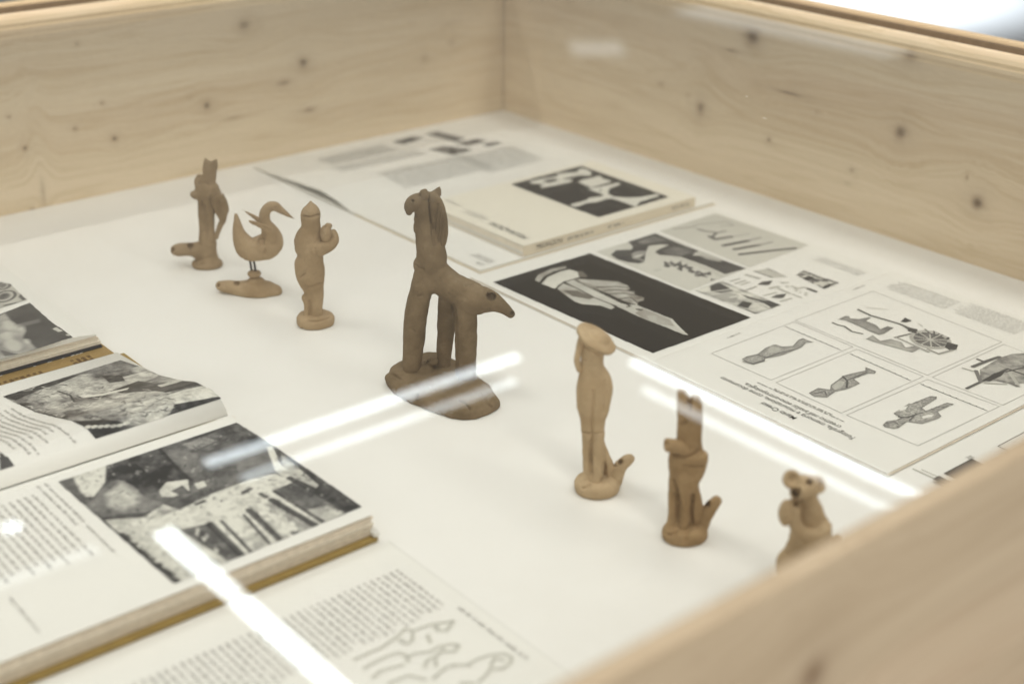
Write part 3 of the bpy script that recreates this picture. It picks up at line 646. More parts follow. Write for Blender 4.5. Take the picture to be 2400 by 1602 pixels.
c.build('printed_figure', kbR, paper=PV)
c = plate([(930, 480), (1260, 310), (1900, 600), (1700, 690)])
def ell(cx_, cy_, rx, ry, rot, n=40): return [(cx_+rx*math.cos(t)*math.cos(rot)-ry*math.sin(t)*math.sin(rot), cy_+rx*math.cos(t)*math.sin(rot)+ry*math.sin(t)*math.cos(rot)) for t in np.linspace(0, 2*math.pi, n)]
c.poly([(1040, 425), (1085, 402), (1110, 403), (1120, 418), (1180, 422), (1250, 408), (1258, 414), (1225, 435), (1290, 460), (1320, 490), (1370, 470), (1412, 480), (1345, 520), (1310, 528), (1240, 500), (1180, 470), (1090, 432)], .30, shade=.35, nz=.5, nb=10)
c.poly([(1225, 555), (1270, 530), (1290, 545), (1320, 568), (1390, 555), (1460, 575), (1490, 612), (1560, 600), (1590, 618), (1500, 660), (1440, 655), (1330, 605), (1270, 572)], .42, shade=.35, nz=.4, nb=10)
c.line([(985, 440), (1040, 462), (1080, 470), (1130, 505), (1200, 520)], .12, .0016).line([(1170, 358), (1260, 400), (1350, 425), (1450, 455), (1560, 500)], .09, .0022).line([(1450, 455), (1480, 470), (1545, 515), (1420, 545)], .12, .0018)
c.poly([(1455, 440), (1490, 408), (1530, 388), (1545, 400), (1575, 402), (1540, 432), (1490, 445)], .07, nz=.5)
c.poly(ell(1655, 560, 118, 46, .17), .16, nz=.6, nb=12).line(ell(1655, 560, 128, 54, .17), .45, .0030)
for k in range(5):
    t = k*math.pi/5+.2; e1 = ell(1655, 560, 116, 46, .17, 400); i = int(t/(2*math.pi)*399); j = (i+200) % 399; c.line([e1[i], e1[j]], .55, .0009, .9)
c.line(ell(1680, 515, 104, 40, .25)[26:42]+ell(1680, 515, 104, 40, .25)[0:4], .07, .0020)
for q in ([(1680, 475), (1680, 530)], [(1620, 490), (1660, 525)], [(1740, 500), (1700, 530)], [(1765, 520), (1720, 535)]): c.line(q, .12, .0010)
c.poly([(1520, 480), (1570, 490), (1560, 520), (1500, 500)], .07).poly([(1770, 575), (1840, 595), (1830, 625), (1790, 635), (1750, 610)], .08, nz=.6).line([(1640, 625), (1710, 655), (1800, 630)], .35, .0022).line([(1430, 545), (1530, 590), (1640, 640)], .4, .002)
c.line([(1100, 380), (1180, 350)], .6, .0006).line([(1230, 345), (1400, 360), (1480, 390)], .6, .0006).line([(1560, 440), (1600, 470)], .4, .0006)
c.build('printed_figure', kbR, paper=PV)
c = plate([(1850, 760), (2000, 640), (2300, 640), (2310, 870), (1890, 900)])
c.poly([(1985, 760), (2120, 680), (2200, 655), (2300, 650), (2300, 850), (2190, 855), (2090, 835), (1990, 845)], .34, shade=.2, nz=.8, nb=10)
c.line([(1900, 885), (2080, 800), (2160, 760)], .12, .0026).line([(1940, 740), (2040, 700), (2115, 675)], .14, .0035).line([(1970, 690), (2020, 710)], .12, .0022).line([(1865, 748), (1960, 775)], .4, .0012).line([(1960, 768), (1990, 840)], .2, .003).line([(2020, 850), (2160, 856)], .4, .0014)
c.poly([(2010, 830), (2080, 785), (2160, 765), (2130, 800), (2050, 840)], .06).line([(2130, 740), (2300, 800)], .1, .0022).line([(2180, 775), (2240, 860)], .5, .0026).line([(2160, 775), (2300, 740)], .08, .0014).line([(2190, 850), (2300, 900)], .2, .003).poly([(2000, 770), (2110, 710), (2180, 745), (2060, 790)], .42, a=.8, nz=.3)
c.build('printed_figure', kbR, paper=PV)
RM = (1640, 780, 5.2275)
def title(txt, a, b_, h, mat, bold=0.0):
    s, e = W2(RM, a, fk), W2(RM, b_, fk); xm = (s[0]+e[0])/2
    text_mesh('printed_title', txt, (xm+h*0.15, s[1]), (xm+h*0.15, e[1]), h*1.35, KZ+0.0003, mat, kbR, bold=bold)
title('Mario Cresci', (1192, 1040), (775, 852), 0.0042, INK, 0.006)
title('Fotografia, memoria e misurazione, come documento', (1893, 1288), (285, 535), 0.0042, INK_SOFT)
title("creativo nell'analisi etno-antropologica.", (1730, 1150), (572, 608), 0.0042, INK_SOFT)
for a, b_ in (((1775, 1085), (730, 605)), ((1630, 1000), (930, 680))):
    s, e = W2(RM, a, fk), W2(RM, b_, fk)
    quad_sheet('printed_caption', words((s[0], s[1]), (0, 1), (1, 0), 1, e[1]-s[1], .003, .0013, 0, 0, random.Random(3)), fk, .0003, INK_GREY, kbR)
for rg_, a, b_ in ((R2, (505, 1132), (680, 1065)), ((1900, 600, 4.698), (475, 375), (585, 325))):
    s, e = W2(rg_, a, fk), W2(rg_, b_, fk)
    quad_sheet('printed_caption', words((s[0], s[1]), (1, 0), (0, -1), 1, e[0]-s[0], .003, .0014, 0, 0, random.Random(4)), fk, .0003, INK_GREY, kbR)
R4 = (1900, 600, 4.698)
for cc, sd in (([(20, 30), (110, 15), (620, 180), (530, 215)], 21), ([(830, 325), (1000, 280), (1660, 500), (1480, 580)], 22), ([(1560, 590), (1750, 510), (2400, 740), (2250, 860)], 23)):
    text_region('printed_text', R4, cc, fk, kbR, INK_FAINT, (0, 1), (1, 0), 0.0030, 0.0013, sd)

# ---- next booklet beside it, mostly hidden by the front board
nb_ = empty('pale_booklet', (-0.23, -1.02, 0), 'pale booklet with dark pictures half hidden behind the front board', 'booklet')
slab('leaf', -0.382, -0.0825, -1.128, -0.9305, 0.0002, flat(0.0014), PAPER, nb_, 2, 2)
nbL = slab('leaf', -0.380, -0.0835, -1.128, -0.9365, 0.0015, flat(0.0024), PAPER, nb_, 2, 2)
RN = (2000, 900, 5.8725); fn = flat(0.0024)
def dark_rect(p, wx, wy, v):
    q = W2(RN, p, fn); X0, Y1 = q[0], q[1]
    P = project([(X0, Y1, .0024), (X0+wx, Y1, .0024), (X0+wx, Y1-wy, .0024), (X0, Y1-wy, .0024)])
    Canvas((0, 0, 1), P.tolist(), fn, .0008, v).noise(.4, 5, 4).build('printed_photograph', nbL)
dark_rect((1240, 1228), .034, .05, .07); dark_rect((1095, 1303), .007, .03, .10)
q = W2(RN, (1990, 850), fn)
P = project([(q[0], q[1], .0024), (q[0]+.06, q[1], .0024), (q[0]+.06, q[1]-.08, .0024), (q[0], q[1]-.08, .0024)])
fq = []
for i in range(4):
    a, b_ = P[i], P[(i+1) % 4]; fq += [x for x in frame_quads((0, 0, 1), [a, b_], .0006, False)]
quad_sheet('plate_frames', fq, fn, .0003, INK, nbL)
q = W2(RN, (1640, 1030), fn); quad_sheet('printed_caption', words((q[0], q[1]), (0, 1), (1, 0), 2, .004, .003, .002, 0, 0, random.Random(3)), fn, .0003, INK_PALE, nbL)

# ---- thick open book with the workshop photograph
TX0, TX1 = -1.10, -0.7355
TYN, TYG, TZ = -0.7665, -0.5862, 0.0200
tb = empty('thick_book', (-0.9, -0.6, 0), 'thick open book with a workshop photograph and ochre cloth cover', 'book')
def far_h(x, y):
    py = [-0.3935, -0.4407, -0.478, -0.514, -0.540, -0.5648, -0.5797, -0.5855, -0.5862]; pz = [0.0032, 0.0072, 0.0122, 0.0217, 0.0298, 0.0323, 0.0295, 0.0235, 0.0205]
    py = [-0.3985]+py[1:]
    t = np.interp(-np.asarray(y), [-v for v in py], pz); return t
_yy = np.linspace(-0.3985, -0.5862, 240); _z = far_h(0*_yy, _yy)
for _ in range(6): _z[1:-1] = (_z[:-2]+_z[1:-1]*2+_z[2:])/4
far_s = lambda x, y: np.interp(-np.asarray(y), -_yy, _z)
tbF = slab('curled_leaf', TX0, TX1-0.0025, -0.3985, -0.5861, lambda x, y: far_s(x, y)-0.0006, far_s, PAPER, tb, 4, 110); tbF.data.polygons.foreach_set('use_smooth', np.ones(2*3*109+2*(3+109), bool))
slab('page_block', TX0, TX1-0.0035, -0.4005, -0.5858, 0.0022, lambda x, y: np.minimum(far_s(x, y)-0.0007, 0.0105), EDGE_LT, tb, 3, 60)
page_stack('page_block', TX0, TX1+0.0008, TYN, TYG-0.0003, 0.0044, TZ-0.0006, tb, 12, 0.0016, None, 5)
near_h = lambda x, y: TZ-0.0012*np.exp(-((np.asarray(y)-TYG)/0.006)**2)
tbN = slab('near_leaf', TX0, TX1+0.0004, TYN-0.0004, TYG-0.0002, TZ-0.0005, near_h, PAPER, tb, 3, 60)
bm = bmesh.new(); box_bm(bm, TX0-0.004, TX1+0.0035, TYN-0.0035, TYG+0.002, 0.0004, 0.0042, 0.0012); link('cover_board', bm_mesh('cover_board', bm), GOLD, tb)
bm = bmesh.new(); box_bm(bm, TX0-0.004, TX1+0.003, TYG+0.0025, -0.4000, 0.0004, 0.0021, 0.0006); link('cover_board', bm_mesh('cover_board', bm), GOLD, tb)
bm = bmesh.new(); box_bm(bm, TX1-0.0005, TX1+0.0046, TYN-0.0045, TYN+0.0035, 0.0046, 0.0085, 0.0018); link('bumped_corner', bm_mesh('bumped_corner', bm), PAPER_GREY, tb)
R3 = (100, 960, 2.936)
c = Canvas(R3, [(105, 495), (1335, 90), (1480, 178), (1620, 270), (1900, 460), (2197, 668), (905, 1197), (600, 930)], near_h, 0.0005, 0.17)
c.noise(.5, 5, 5, contrast=1.8)
# vault, ground and trays
c.poly([(105, 495), (440, 380), (430, 500), (350, 600), (300, 640), (200, 570)], .66, soft=.001, nz=.2).poly([(105, 495), (210, 465), (260, 560), (300, 600), (360, 600), (300, 655), (180, 560)], .09, a=.9, soft=.003, nz=.5)
c.poly([(440, 385), (640, 320), (800, 265), (960, 420), (1030, 480), (800, 560), (640, 600), (560, 480), (430, 540)], .10, soft=.004, nz=1.0, nb=14)
c.poly([(330, 665), (420, 520), (520, 480), (620, 520), (700, 600), (820, 640), (780, 720), (640, 770), (520, 780), (400, 750)], .24, soft=.002, nz=.7, nb=7)
c.poly([(440, 580), (540, 500), (640, 560), (660, 640), (560, 690), (460, 660)], .58, a=.75, soft=.008, nz=.3).poly([(400, 745), (520, 720), (760, 700), (640, 772), (520, 782)], .06, a=.8, soft=.003)
c.poly([(520, 400), (640, 370), (720, 430), (620, 440), (560, 440)], .05, soft=.002).poly([(700, 450), (820, 410), (880, 450), (800, 510), (740, 500)], .06, soft=.002)
c.poly([(960, 250), (1335, 90), (1560, 240), (1250, 350), (1080, 330)], .15, soft=.003, nz=.9, nb=16).poly([(960, 240), (1100, 190), (1200, 210), (1050, 280)], .45, a=.6, soft=.003, nz=.8, nb=20)
c.poly([(800, 560), (850, 500), (1000, 480), (1010, 560), (900, 600), (820, 600)], .66, soft=.001, nz=.3, nb=20).poly([(880, 560), (960, 520), (1020, 570), (940, 590)], .15, soft=.001)
c.poly([(1040, 510), (1110, 490), (1130, 525), (1070, 545)], .70, soft=.0006).poly([(960, 700), (900, 640), (1080, 560), (1330, 500), (1390, 470), (1410, 510), (1180, 560), (1060, 620)], .13, soft=.002, nz=.7)
c.poly([(420, 760), (700, 740), (830, 650), (940, 690), (1190, 570), (1430, 480), (1600, 440), (1700, 480), (2195, 668), (905, 1197), (620, 930)], .62, soft=.001, nz=.22, nb=8)
c.poly([(720, 760), (820, 660), (940, 690), (800, 740)], .5, nz=.7, nb=24).line([(1060, 650), (1110, 630)], .1, .003).line([(1380, 570), (1430, 545)], .12, .003).line([(1500, 580), (1540, 600)], .1, .003)
c.poly([(1580, 250), (1640, 380), (1720, 440), (1760, 490), (1680, 480), (1600, 420), (1540, 260)], .66, soft=.001, nz=.5, nb=20).poly([(1600, 270), (1700, 330), (1900, 470), (2197, 668), (2120, 705), (1980, 640), (1760, 480), (1680, 380)], .10, soft=.001, nz=.9, nb=12)
c.poly([(1640, 300), (1760, 400), (1900, 520), (1880, 540), (1740, 470), (1660, 400)], .55, a=.8, soft=.0012, nz=.6, nb=20)
for q, v in (([(1580, 560), (1740, 490), (2130, 705), (1940, 775)], .20), ([(1420, 690), (1580, 625), (1880, 805), (1640, 900)], .5), ([(1230, 765), (1390, 705), (1560, 920), (1440, 985)], .60), ([(960, 840), (1150, 785), (1370, 1010), (1275, 1040)], .17)):
    c.poly(q, v, soft=.001, nz=.7, nb=14)
c.poly([(1820, 690), (1960, 660), (2080, 710), (1950, 770)], .5, a=.8, soft=.002, nz=.6, nb=20).poly([(1590, 550), (1720, 510), (1860, 600), (1700, 640)], .10, a=.6, soft=.003)
for k in range(26):
    bx = 1480+rgs.uniform(0, 260); by = 680+.55*(bx-1480)+rgs.uniform(-35, 60); c.poly(ell(bx, by, rgs.uniform(14, 34), rgs.uniform(12, 26), 0, 10), rgs.choice((.68, .68, .72, .14)), soft=.0008)
for k in range(16):
    bx = 1060+rgs.uniform(0, 220); by = 850+.8*(bx-1060)+rgs.uniform(-40, 30); c.poly(ell(bx, by, rgs.uniform(14, 30), rgs.uniform(12, 24), 0, 10), rgs.choice((.4, .5, .1)), soft=.0008)
for q, w in (([(1575, 620), (1890, 805)], .0045), ([(1420, 690), (1640, 900)], .0042), ([(1150, 785), (1375, 1005)], .0045), ([(1590, 560), (1930, 775)], .002), ([(1385, 725), (1560, 920)], .0018), ([(1230, 765), (1440, 985)], .0020), ([(1700, 470), (2120, 705)], .004), ([(800, 265), (940, 420), (1030, 490)], .0022), ([(960, 830), (1150, 785)], .0016)): c.line(q, .07, w, .9)
for k in range(20):
    t = k/19; bx = 520+t*390; by = 860+t*330; h = rgs.uniform(30, 75); c.poly([(bx-22, by-16), (bx+h*.6, by-h*.25), (bx+h, by-h*.18), (bx+22, by+18)], .08, soft=.0008, nz=.6)
c.poly([(330, 665), (420, 750), (560, 890), (905, 1197), (870, 1180), (480, 850)], .10, soft=.001)
for k in range(420):
    u, v = rgs.random(), rgs.random(); bx = 105+1230*u*(1-v)+2090*u*v+800*(1-u)*v; by = 495-405*u*(1-v)+170*u*v+700*(1-u)*v; L = rgs.uniform(8, 46)
    c.line([(bx, by), (bx+L*rgs.uniform(-.6, 1), by+L*rgs.uniform(-.5, .6))], rgs.choice((.06, .10, .14, .30, .42)), rgs.uniform(.0006, .0014), rgs.uniform(.3, .7))
c.grit(.25, 34).curve(1.12, .30); c.build('printed_photograph', tbN)['label'] = 'photograph of a potter\'s workshop with trays'
R25 = (0, 820, 4.127)
edge = [(1165, 100), (1350, 160), (1540, 245), (1700, 285), (1850, 305), (1960, 345), (2060, 400), (2140, 470)]
left = [(930, 860), (870, 790), (800, 735), (700, 690), (560, 655), (420, 620), (280, 570), (150, 510), (30, 450)]
c = Canvas(R25, edge+left, far_s, 0.0005, 0.34)
c.noise(.75, 7, 6, ax=(.6, 1.2), contrast=1.9)
c.poly([(30, 450), (700, 245), (780, 240), (560, 330), (380, 390), (240, 450), (150, 490)], .09, soft=.002, nz=.4)
c.poly([(700, 245), (1165, 100), (1350, 160), (1200, 190), (900, 230)], .22, soft=.002, nz=.6, ax=(.5, 2))
c.poly([(900, 300), (1200, 260), (1400, 210), (1540, 245), (1400, 310), (1250, 360), (800, 450), (760, 430)], .52, a=.8, soft=.002, nz=.5, nb=12, ax=(.5, 2))
c.poly([(980, 250), (1180, 250), (1210, 300), (1060, 320)], .10, soft=.001, nz=.5).poly([(1060, 400), (1340, 300), (1540, 330), (1720, 295), (1960, 345), (1600, 415), (1400, 400), (1180, 420)], .10, soft=.0015, nz=.4)
c.poly([(1520, 345), (1720, 285), (1770, 300), (1560, 360)], .60, soft=.0008).poly([(1620, 430), (1960, 345), (2060, 400), (2135, 455), (1690, 525)], .62, soft=.001, nz=.25, ax=(.4, 2)).line([(1620, 430), (1800, 375), (1960, 345)], .2, .002)
c.poly([(1690, 528), (2110, 452), (2140, 472), (1620, 645)], .09, soft=.001, nz=.3)
c.poly([(1080, 470), (1300, 410), (1500, 400), (1620, 430), (1690, 510), (1640, 620), (1300, 740), (1180, 700), (1100, 560)], .46, a=.65, soft=.003, nz=.9, nb=22)
c.poly([(700, 690), (1000, 680), (1180, 700), (1240, 750), (930, 860), (800, 735)], .09, soft=.002, nz=.5)
for k in range(7): c.poly(ell(850+k*62, 740-k*3+rgs.uniform(-12, 12), 34, 16, -.2, 12), .5, soft=.001, nz=.4)
for k in range(150):
    bx = rgs.uniform(200, 1640); by = 480+rgs.uniform(-130, 190)+(bx-900)*.06; L = rgs.uniform(14, 60)
    c.line([(bx, by), (bx+L, by+rgs.uniform(-14, 16)), (bx+1.7*L, by+rgs.uniform(-24, 22))], rgs.choice((.10, .12, .60, .55)), rgs.uniform(.0005, .0011), .6)
c.poly([(760, 440), (1000, 420), (1250, 365), (1230, 385), (1010, 440), (800, 465)], .66, soft=.0008, nz=.2).line([(420, 620), (560, 655), (640, 675)], .06, .0022).line([(560, 400), (680, 440), (720, 500)], .1, .0012)
c.grit(.30, 34).curve(1.2, .30); c.build('printed_photograph', tbF)['label'] = 'photograph of a rough clay surface'
text_region('printed_text', R25, [(0, 600), (120, 640), (720, 910), (320, 1050), (0, 880)], far_s, tbF, INK_PALE, (0, -1), (-1, 0), 0.0052, 0.0017, 31, ragged=.25)
c = Canvas(R25, [(0, 985), (70, 1040), (140, 1120), (0, 1165)], far_s, .0009, .09).build('printed_photograph', tbF)
R5f = (0, 960, 2.4424)
text_region('printed_text', R5f, [(0, 570), (180, 490), (440, 870), (0, 1040)], near_h, tbN, INK_PALE, (0, -1), (-1, 0), 0.0052, 0.0016, 32, ragged=.15)
text_region('printed_text', R5f, [(235, 430), (250, 425), (450, 660), (435, 675)], near_h, tbN, INK_PALE, (0, -1), (-1, 0), 0.0052, 0.0016, 33)
text_region('printed_text', R5f, [(480, 670), (490, 665), (650, 820), (640, 826)], near_h, tbN, INK_PALE, (0, -1), (-1, 0), 0.0052, 0.0015, 34)
text_region('printed_text', R5f, [(20, 1090), (30, 1085), (225, 1280), (215, 1285)], near_h, tbN, INK_PALE, (0, -1), (-1, 0), 0.0052, 0.0014, 35)

# ---- thick book behind it, black board on an ochre printed cover
UX1 = -0.7435
ub = empty('picture_book', (-0.9, -0.25, 0), 'thick open picture book with yellowed page edges on an ochre printed cover, black frayed edge', 'book')
UZ = 0.0175; UYN = -0.3775
up_h = lambda x, y: UZ-0.0035*np.clip((np.asarray(x)-(UX1-0.028))/0.028, 0, 1)**2
page_stack('page_block', TX0, UX1+0.0018, UYN, -0.10, 0.0045, UZ-0.0042, ub, 9, 0.0009, (EDGE_LT, EDGE, EDGE_LT), 21, 0.004)
ubL = slab('upper_leaf', TX0, UX1-0.002, UYN-0.0003, -0.105, UZ-0.0042, up_h, PAPER, ub, 24, 8)
slab('black_board', TX0, UX1+0.001, UYN-0.003, -0.098, 0.0030, flat(0.0044), BLACKCARD, ub, 2, 2)
rg2 = random.Random(9); bm = bmesh.new()
for k in range(34):
    x = UX1-rg2.random()*0.22; L = rg2.uniform(.0015, .004); box_bm(bm, x, x+L, UYN-0.0034, UYN-0.0026, 0.0028, 0.0028+rg2.uniform(.0002, .0006))
link('frayed_edge', bm_mesh('frayed_edge', bm), PAPER_GREY, ub)['kind'] = 'stuff'
bm = bmesh.new(); box_bm(bm, TX0, UX1+0.004, -0.3970, -0.097, 0.0004, 0.0028, 0.0009); ubC = link('cover_board', bm_mesh('cover_board', bm), BROWN, ub)
R1 = (0, 650, 5.2267); fu = flat(0.0028)
for cc, sd in (([(20, 1290), (560, 1130), (600, 1185), (60, 1340)], 41), ([(905, 1020), (1110, 950), (1180, 1010), (960, 1065)], 42)):
    text_region('embossed_marks', R1, cc, fu, ubC, INK_BROWN, (0, -1), (1, 0), 0.0048, 0.0026, sd, 0.0003, .3)
c = Canvas(R1, [(-250, 550), (365, 315), (620, 540), (893, 733), (450, 877), (-250, 1080)], up_h, .0007, .10)
c.noise(.5, 3, 4).poly([(-250, 600), (60, 440), (140, 540), (320, 655), (280, 740), (370, 800), (450, 877), (250, 940), (-250, 1080)], .36, soft=.004, nz=.6, nb=6)
for e in ((110, 590, 75, 55), (160, 830, 110, 70), (245, 620, 60, 36), (90, 720, 60, 45), (330, 785, 36, 26)): c.poly(ell(*e, .3, 24), .55, a=.9, soft=.006, nz=.2)
c.poly([(190, 580), (480, 510), (500, 550), (220, 620)], .24, a=.6, soft=.004).poly([(640, 632), (690, 612), (775, 658), (720, 672)], .6, soft=.0008).poly([(800, 705), (830, 695), (860, 712), (840, 720)], .6)
for k in range(10): c.line([(20+k*14, 900+k*4), (70+k*16, 960-k*2)], .14, .0012, .8)
c.build('printed_photograph', ubL)
c = Canvas(R1, [(-200, 140), (10, 60), (125, 80), (235, 190), (328, 275), (-200, 450)], up_h, .0007, .52)
c.noise(.25, 3, 4)
for e in ((45, 105, 80, 42), (60, 235, 130, 62)):
    c.line(ell(*e, -.25, 30), .10, .002, .9).poly(ell(e[0]-10, e[1], e[2]*.6, e[3]*.6, -.25, 24), .16, soft=.004, nz=.6)
c.poly([(225, 240), (255, 205), (320, 270), (280, 285)], .12, soft=.002, nz=.5).line([(60, 345), (200, 315)], .12, .002)
c.build('printed_photograph', ubL)

# ---- near sheets with text and line drawings
sh = empty('text_booklet', (-0.86, -0.93, 0), 'thin open text booklet with outline drawings, beside the thick book', 'booklet')
SX1 = -0.7265
sheet_h = lambda x, y: 0.0016+0.0012*np.clip((np.asarray(x)-(SX1-0.05))/0.05, 0, 1)*0
slab('leaf', -1.10, SX1, -1.10, -0.7745, 0.0001, flat(0.0010), PAPER_GREY, sh, 2, 2)
shL = slab('leaf', -1.10, SX1-0.0025, -1.10, -0.7762, 0.0011, flat(0.0019), PAPER, sh, 2, 2)
fs = flat(0.0019)
R55 = (800, 1250, 4.454)
p0 = W2(R55, (560, 385), fs); p1 = W2(R55, (1000, 830), fs); rgt = random.Random(51); tq = []
for k in range(58):
    x = p0[0]-0.0048*k; L = (p0[1]-p1[1])*(1.0 if k < 26 else 1.75)*rgt.uniform(.88, 1.0)
    tq += words((x, p0[1]), (0, -1), (-1, 0), 1, L, .0048, .0016, 0, 0, rgt)
quad_sheet('printed_text', tq, fs, .0004, INK_PALE, shL)
s, e = W2(R55, (1180, 790), fs), W2(R55, (2110, 1210), fs)
quad_sheet('printed_text', words((s[0]+.002, s[1]), (0, -1), (-1, 0), 1, s[1]-e[1], .004, .0021, 0, 0, random.Random(8)), fs, .0003, INK_PALE, shL)
c = Canvas(R55, [(60, 1300), (900, 850), (1300, 880), (2000, 1250), (1500, 1700), (100, 1700)], fs, .0007, .77)
for q in ([(140, 1310), (420, 1190), (600, 1060), (660, 1000), (760, 1010), (930, 950), (1170, 915)], [(240, 1400), (450, 1290), (600, 1240), (680, 1270), (700, 1330)], [(600, 1110), (680, 1150), (740, 1120), (745, 1030)], [(900, 1060), (930, 1130)], [(970, 970), (1010, 1010), (1100, 1010), (1150, 940), (1170, 920)],
          [(680, 1300), (760, 1250), (930, 1230), (1010, 1180), (1150, 1150), (1230, 1165), (1180, 1230), (1040, 1230), (980, 1290), (990, 1380)], [(330, 1500), (420, 1430), (560, 1390), (640, 1370)], [(870, 1390), (900, 1320), (960, 1290)],
          [(960, 1510), (1100, 1390), (1170, 1370), (1320, 1370), (1420, 1310), (1540, 1270), (1700, 1250), (1780, 1290), (1770, 1350), (1680, 1410), (1560, 1410), (1510, 1480), (1440, 1540)], [(1560, 1380), (1600, 1300), (1690, 1320)], [(500, 1560), (700, 1480), (880, 1520)], [(1250, 1560), (1380, 1560)]):
    c.line(q, .48, .0008, .9)
for x_, y_ in ((640, 1120), (1000, 970), (1150, 920), (1200, 1165), (1330, 1370), (1170, 1375), (975, 1500), (1060, 1200)): c.poly(ell(x_, y_, 18, 12, 0, 10), .42, soft=.002)
c.build('printed_drawing', shL, paper=.77)

# ================================================================== clay figurines
FH = np.array([math.cos(YAW), math.sin(YAW), 0.0])        # horizontal direction away from the viewer
RH = np.array([math.sin(YAW), -math.cos(YAW), 0.0])       # to the viewer's right
class Fig:
    """shapes given in zoom pixels of the photograph, standing in an upright plane through the figurine's foot; d = depth (zoom px, + away)"""
    def __init__(s, region, base, name, label, mat, voxel=0.0009):
        s.rg = region; s.B = onz(*s.px(*base), 0.0); s.mat = mat; s.vox = voxel
        v = (s.B-CAM); s.mpp = float(-(v@ROT)[2])/FOC/region[2]
        s.root = empty(name, s.B, label, 'figurine', 'clay whistle figurines standing in a row'); s.bm = None
    def px(s, a, b): return s.rg[0]+a/s.rg[2], s.rg[1]+b/s.rg[2]
    def P(s, a, b, d=0.0):
        r = ray(*s.px(a, b)); Q = s.B+FH*d*s.mpp
        return CAM+r*(((Q-CAM)@FH)/(r@FH))
    def start(s): s.bm = bmesh.new()
    def _loft(s, rings):
        bm = s.bm; vs = [[bm.verts.new(tuple(p)) for p in r] for r in rings]; n = len(rings[0])
        for a, b in zip(vs[:-1], vs[1:]):
            for i in range(n): bm.faces.new((a[i], a[(i+1) % n], b[(i+1) % n], b[i]))
        bm.faces.new(vs[0][::-1]); bm.faces.new(vs[-1])
    def tube(s, pts, flat=0.92, n=20, caps=(1, 1)):
        """pts: (zx, zy, d, r[, depth ratio])"""
        C = np.array([s.P(p[0], p[1], p[2]) for p in pts]); R = np.array([p[3]*s.mpp for p in pts])
        D = np.array([(p[4] if len(p) > 4 else flat) for p in pts])
        # resample smoothly
        t = np.arange(len(pts)); tt = np.linspace(0, len(pts)-1, (len(pts)-1)*5+1)
        def cr(A):
            A = np.asarray(A, float); out = []
            for q in tt:
                i = min(int(q), len(pts)-2); f = q-i
                p0, p1, p2, p3 = A[max(i-1, 0)], A[i], A[i+1], A[min(i+2, len(pts)-1)]
                out.append(0.5*((2*p1)+(p2-p0)*f+(2*p0-5*p1+4*p2-p3)*f*f+(3*p1-p0-3*p2+p3)*f**3))
            return np.array(out)
        C, R, D = cr(C), np.maximum(cr(R), 1e-4), cr(D)
        T = np.gradient(C, axis=0); T /= np.linalg.norm(T, axis=1)[:, None]
        rings = []
        def ring(c, tn, r, dr):
            w = np.cross(FH, tn); 
            if np.linalg.norm(w) < 0.2: w = RH-tn*(RH@tn)
            w /= np.linalg.norm(w); e = np.cross(tn, w)
            return [c+w*r*math.cos(a)+e*r*dr*math.sin(a) for a in np.linspace(0, 2*math.pi, n, endpoint=False)]
        if caps[0]:
            for k in (0.97, 0.8, 0.5): rings.append(ring(C[0]-T[0]*R[0]*k*caps[0], T[0], R[0]*math.sqrt(1-k*k), D[0]))
        for c, tn, r, dr in zip(C, T, R, D): rings.append(ring(c, tn, r, dr))
        if caps[1]:
            for k in (0.5, 0.8, 0.97): rings.append(ring(C[-1]+T[-1]*R[-1]*k*caps[1], T[-1], R[-1]*math.sqrt(1-k*k), D[-1]))
        s._loft(rings); return s
    def rows(s, rows, d=0.0, flat=0.85, caps=(0.4, 0.4), drift=0.0):
        """upright body from outline rows (zy, left, right[, depth ratio[, d]]), top to bottom or bottom to top"""
        return s.tube([((r[1]+r[2])/2, r[0], r[4] if len(r) > 4 else d, (r[2]-r[1])/2, r[3] if len(r) > 3 else flat) for r in rows], flat, 24, caps)
    def ball(s, a, b, d, ra, rb, rd=None, rot=0.0):
        c = s.P(a, b, d); m = s.mpp; rd = rd or min(ra, rb)
        ax = RH*math.cos(rot)+np.array([0, 0, -1.0])*math.sin(rot); bx = RH*math.sin(rot)+np.array([0, 0, 1.0])*math.cos(rot)
        M = Matrix([[ax[i]*ra*m, FH[i]*rd*m, bx[i]*rb*m, c[i]] for i in range(3)]+[[0, 0, 0, 1]])
        bmesh.ops.create_uvsphere(s.bm, u_segments=20, v_segments=14, radius=1.0, matrix=M); return s
    def prism(s, pts, d, th):
        f = [s.P(a, b, d)-FH*th/2*s.mpp for a, b in pts]; k = [p+FH*th*s.mpp for p in f]
        s._loft([f, k]); return s
    def disk(s, a, b, d, ncam, rad, th, rad2=None):
        """disc facing a direction given in camera axes (right, up, towards viewer)"""
        c = s.P(a, b, d); nn = ROT@np.array(ncam, float); nn /= np.linalg.norm(nn)
        w = np.cross(nn, [0, 0, 1.0]); w /= np.linalg.norm(w); e = np.cross(nn, w); r = rad*s.mpp; t = th*s.mpp; r2 = (rad2 or rad)*s.mpp
        R = [[c+nn*h+(w*math.cos(q)+e*math.sin(q))*rr for q in np.linspace(0, 2*math.pi, 28, endpoint=False)] for h, rr in ((-t, r2*.8), (-t*.8, r2), (0, r), (t*.35, r*.97), (t*.5, r*.8))]
        s._loft(R); return s
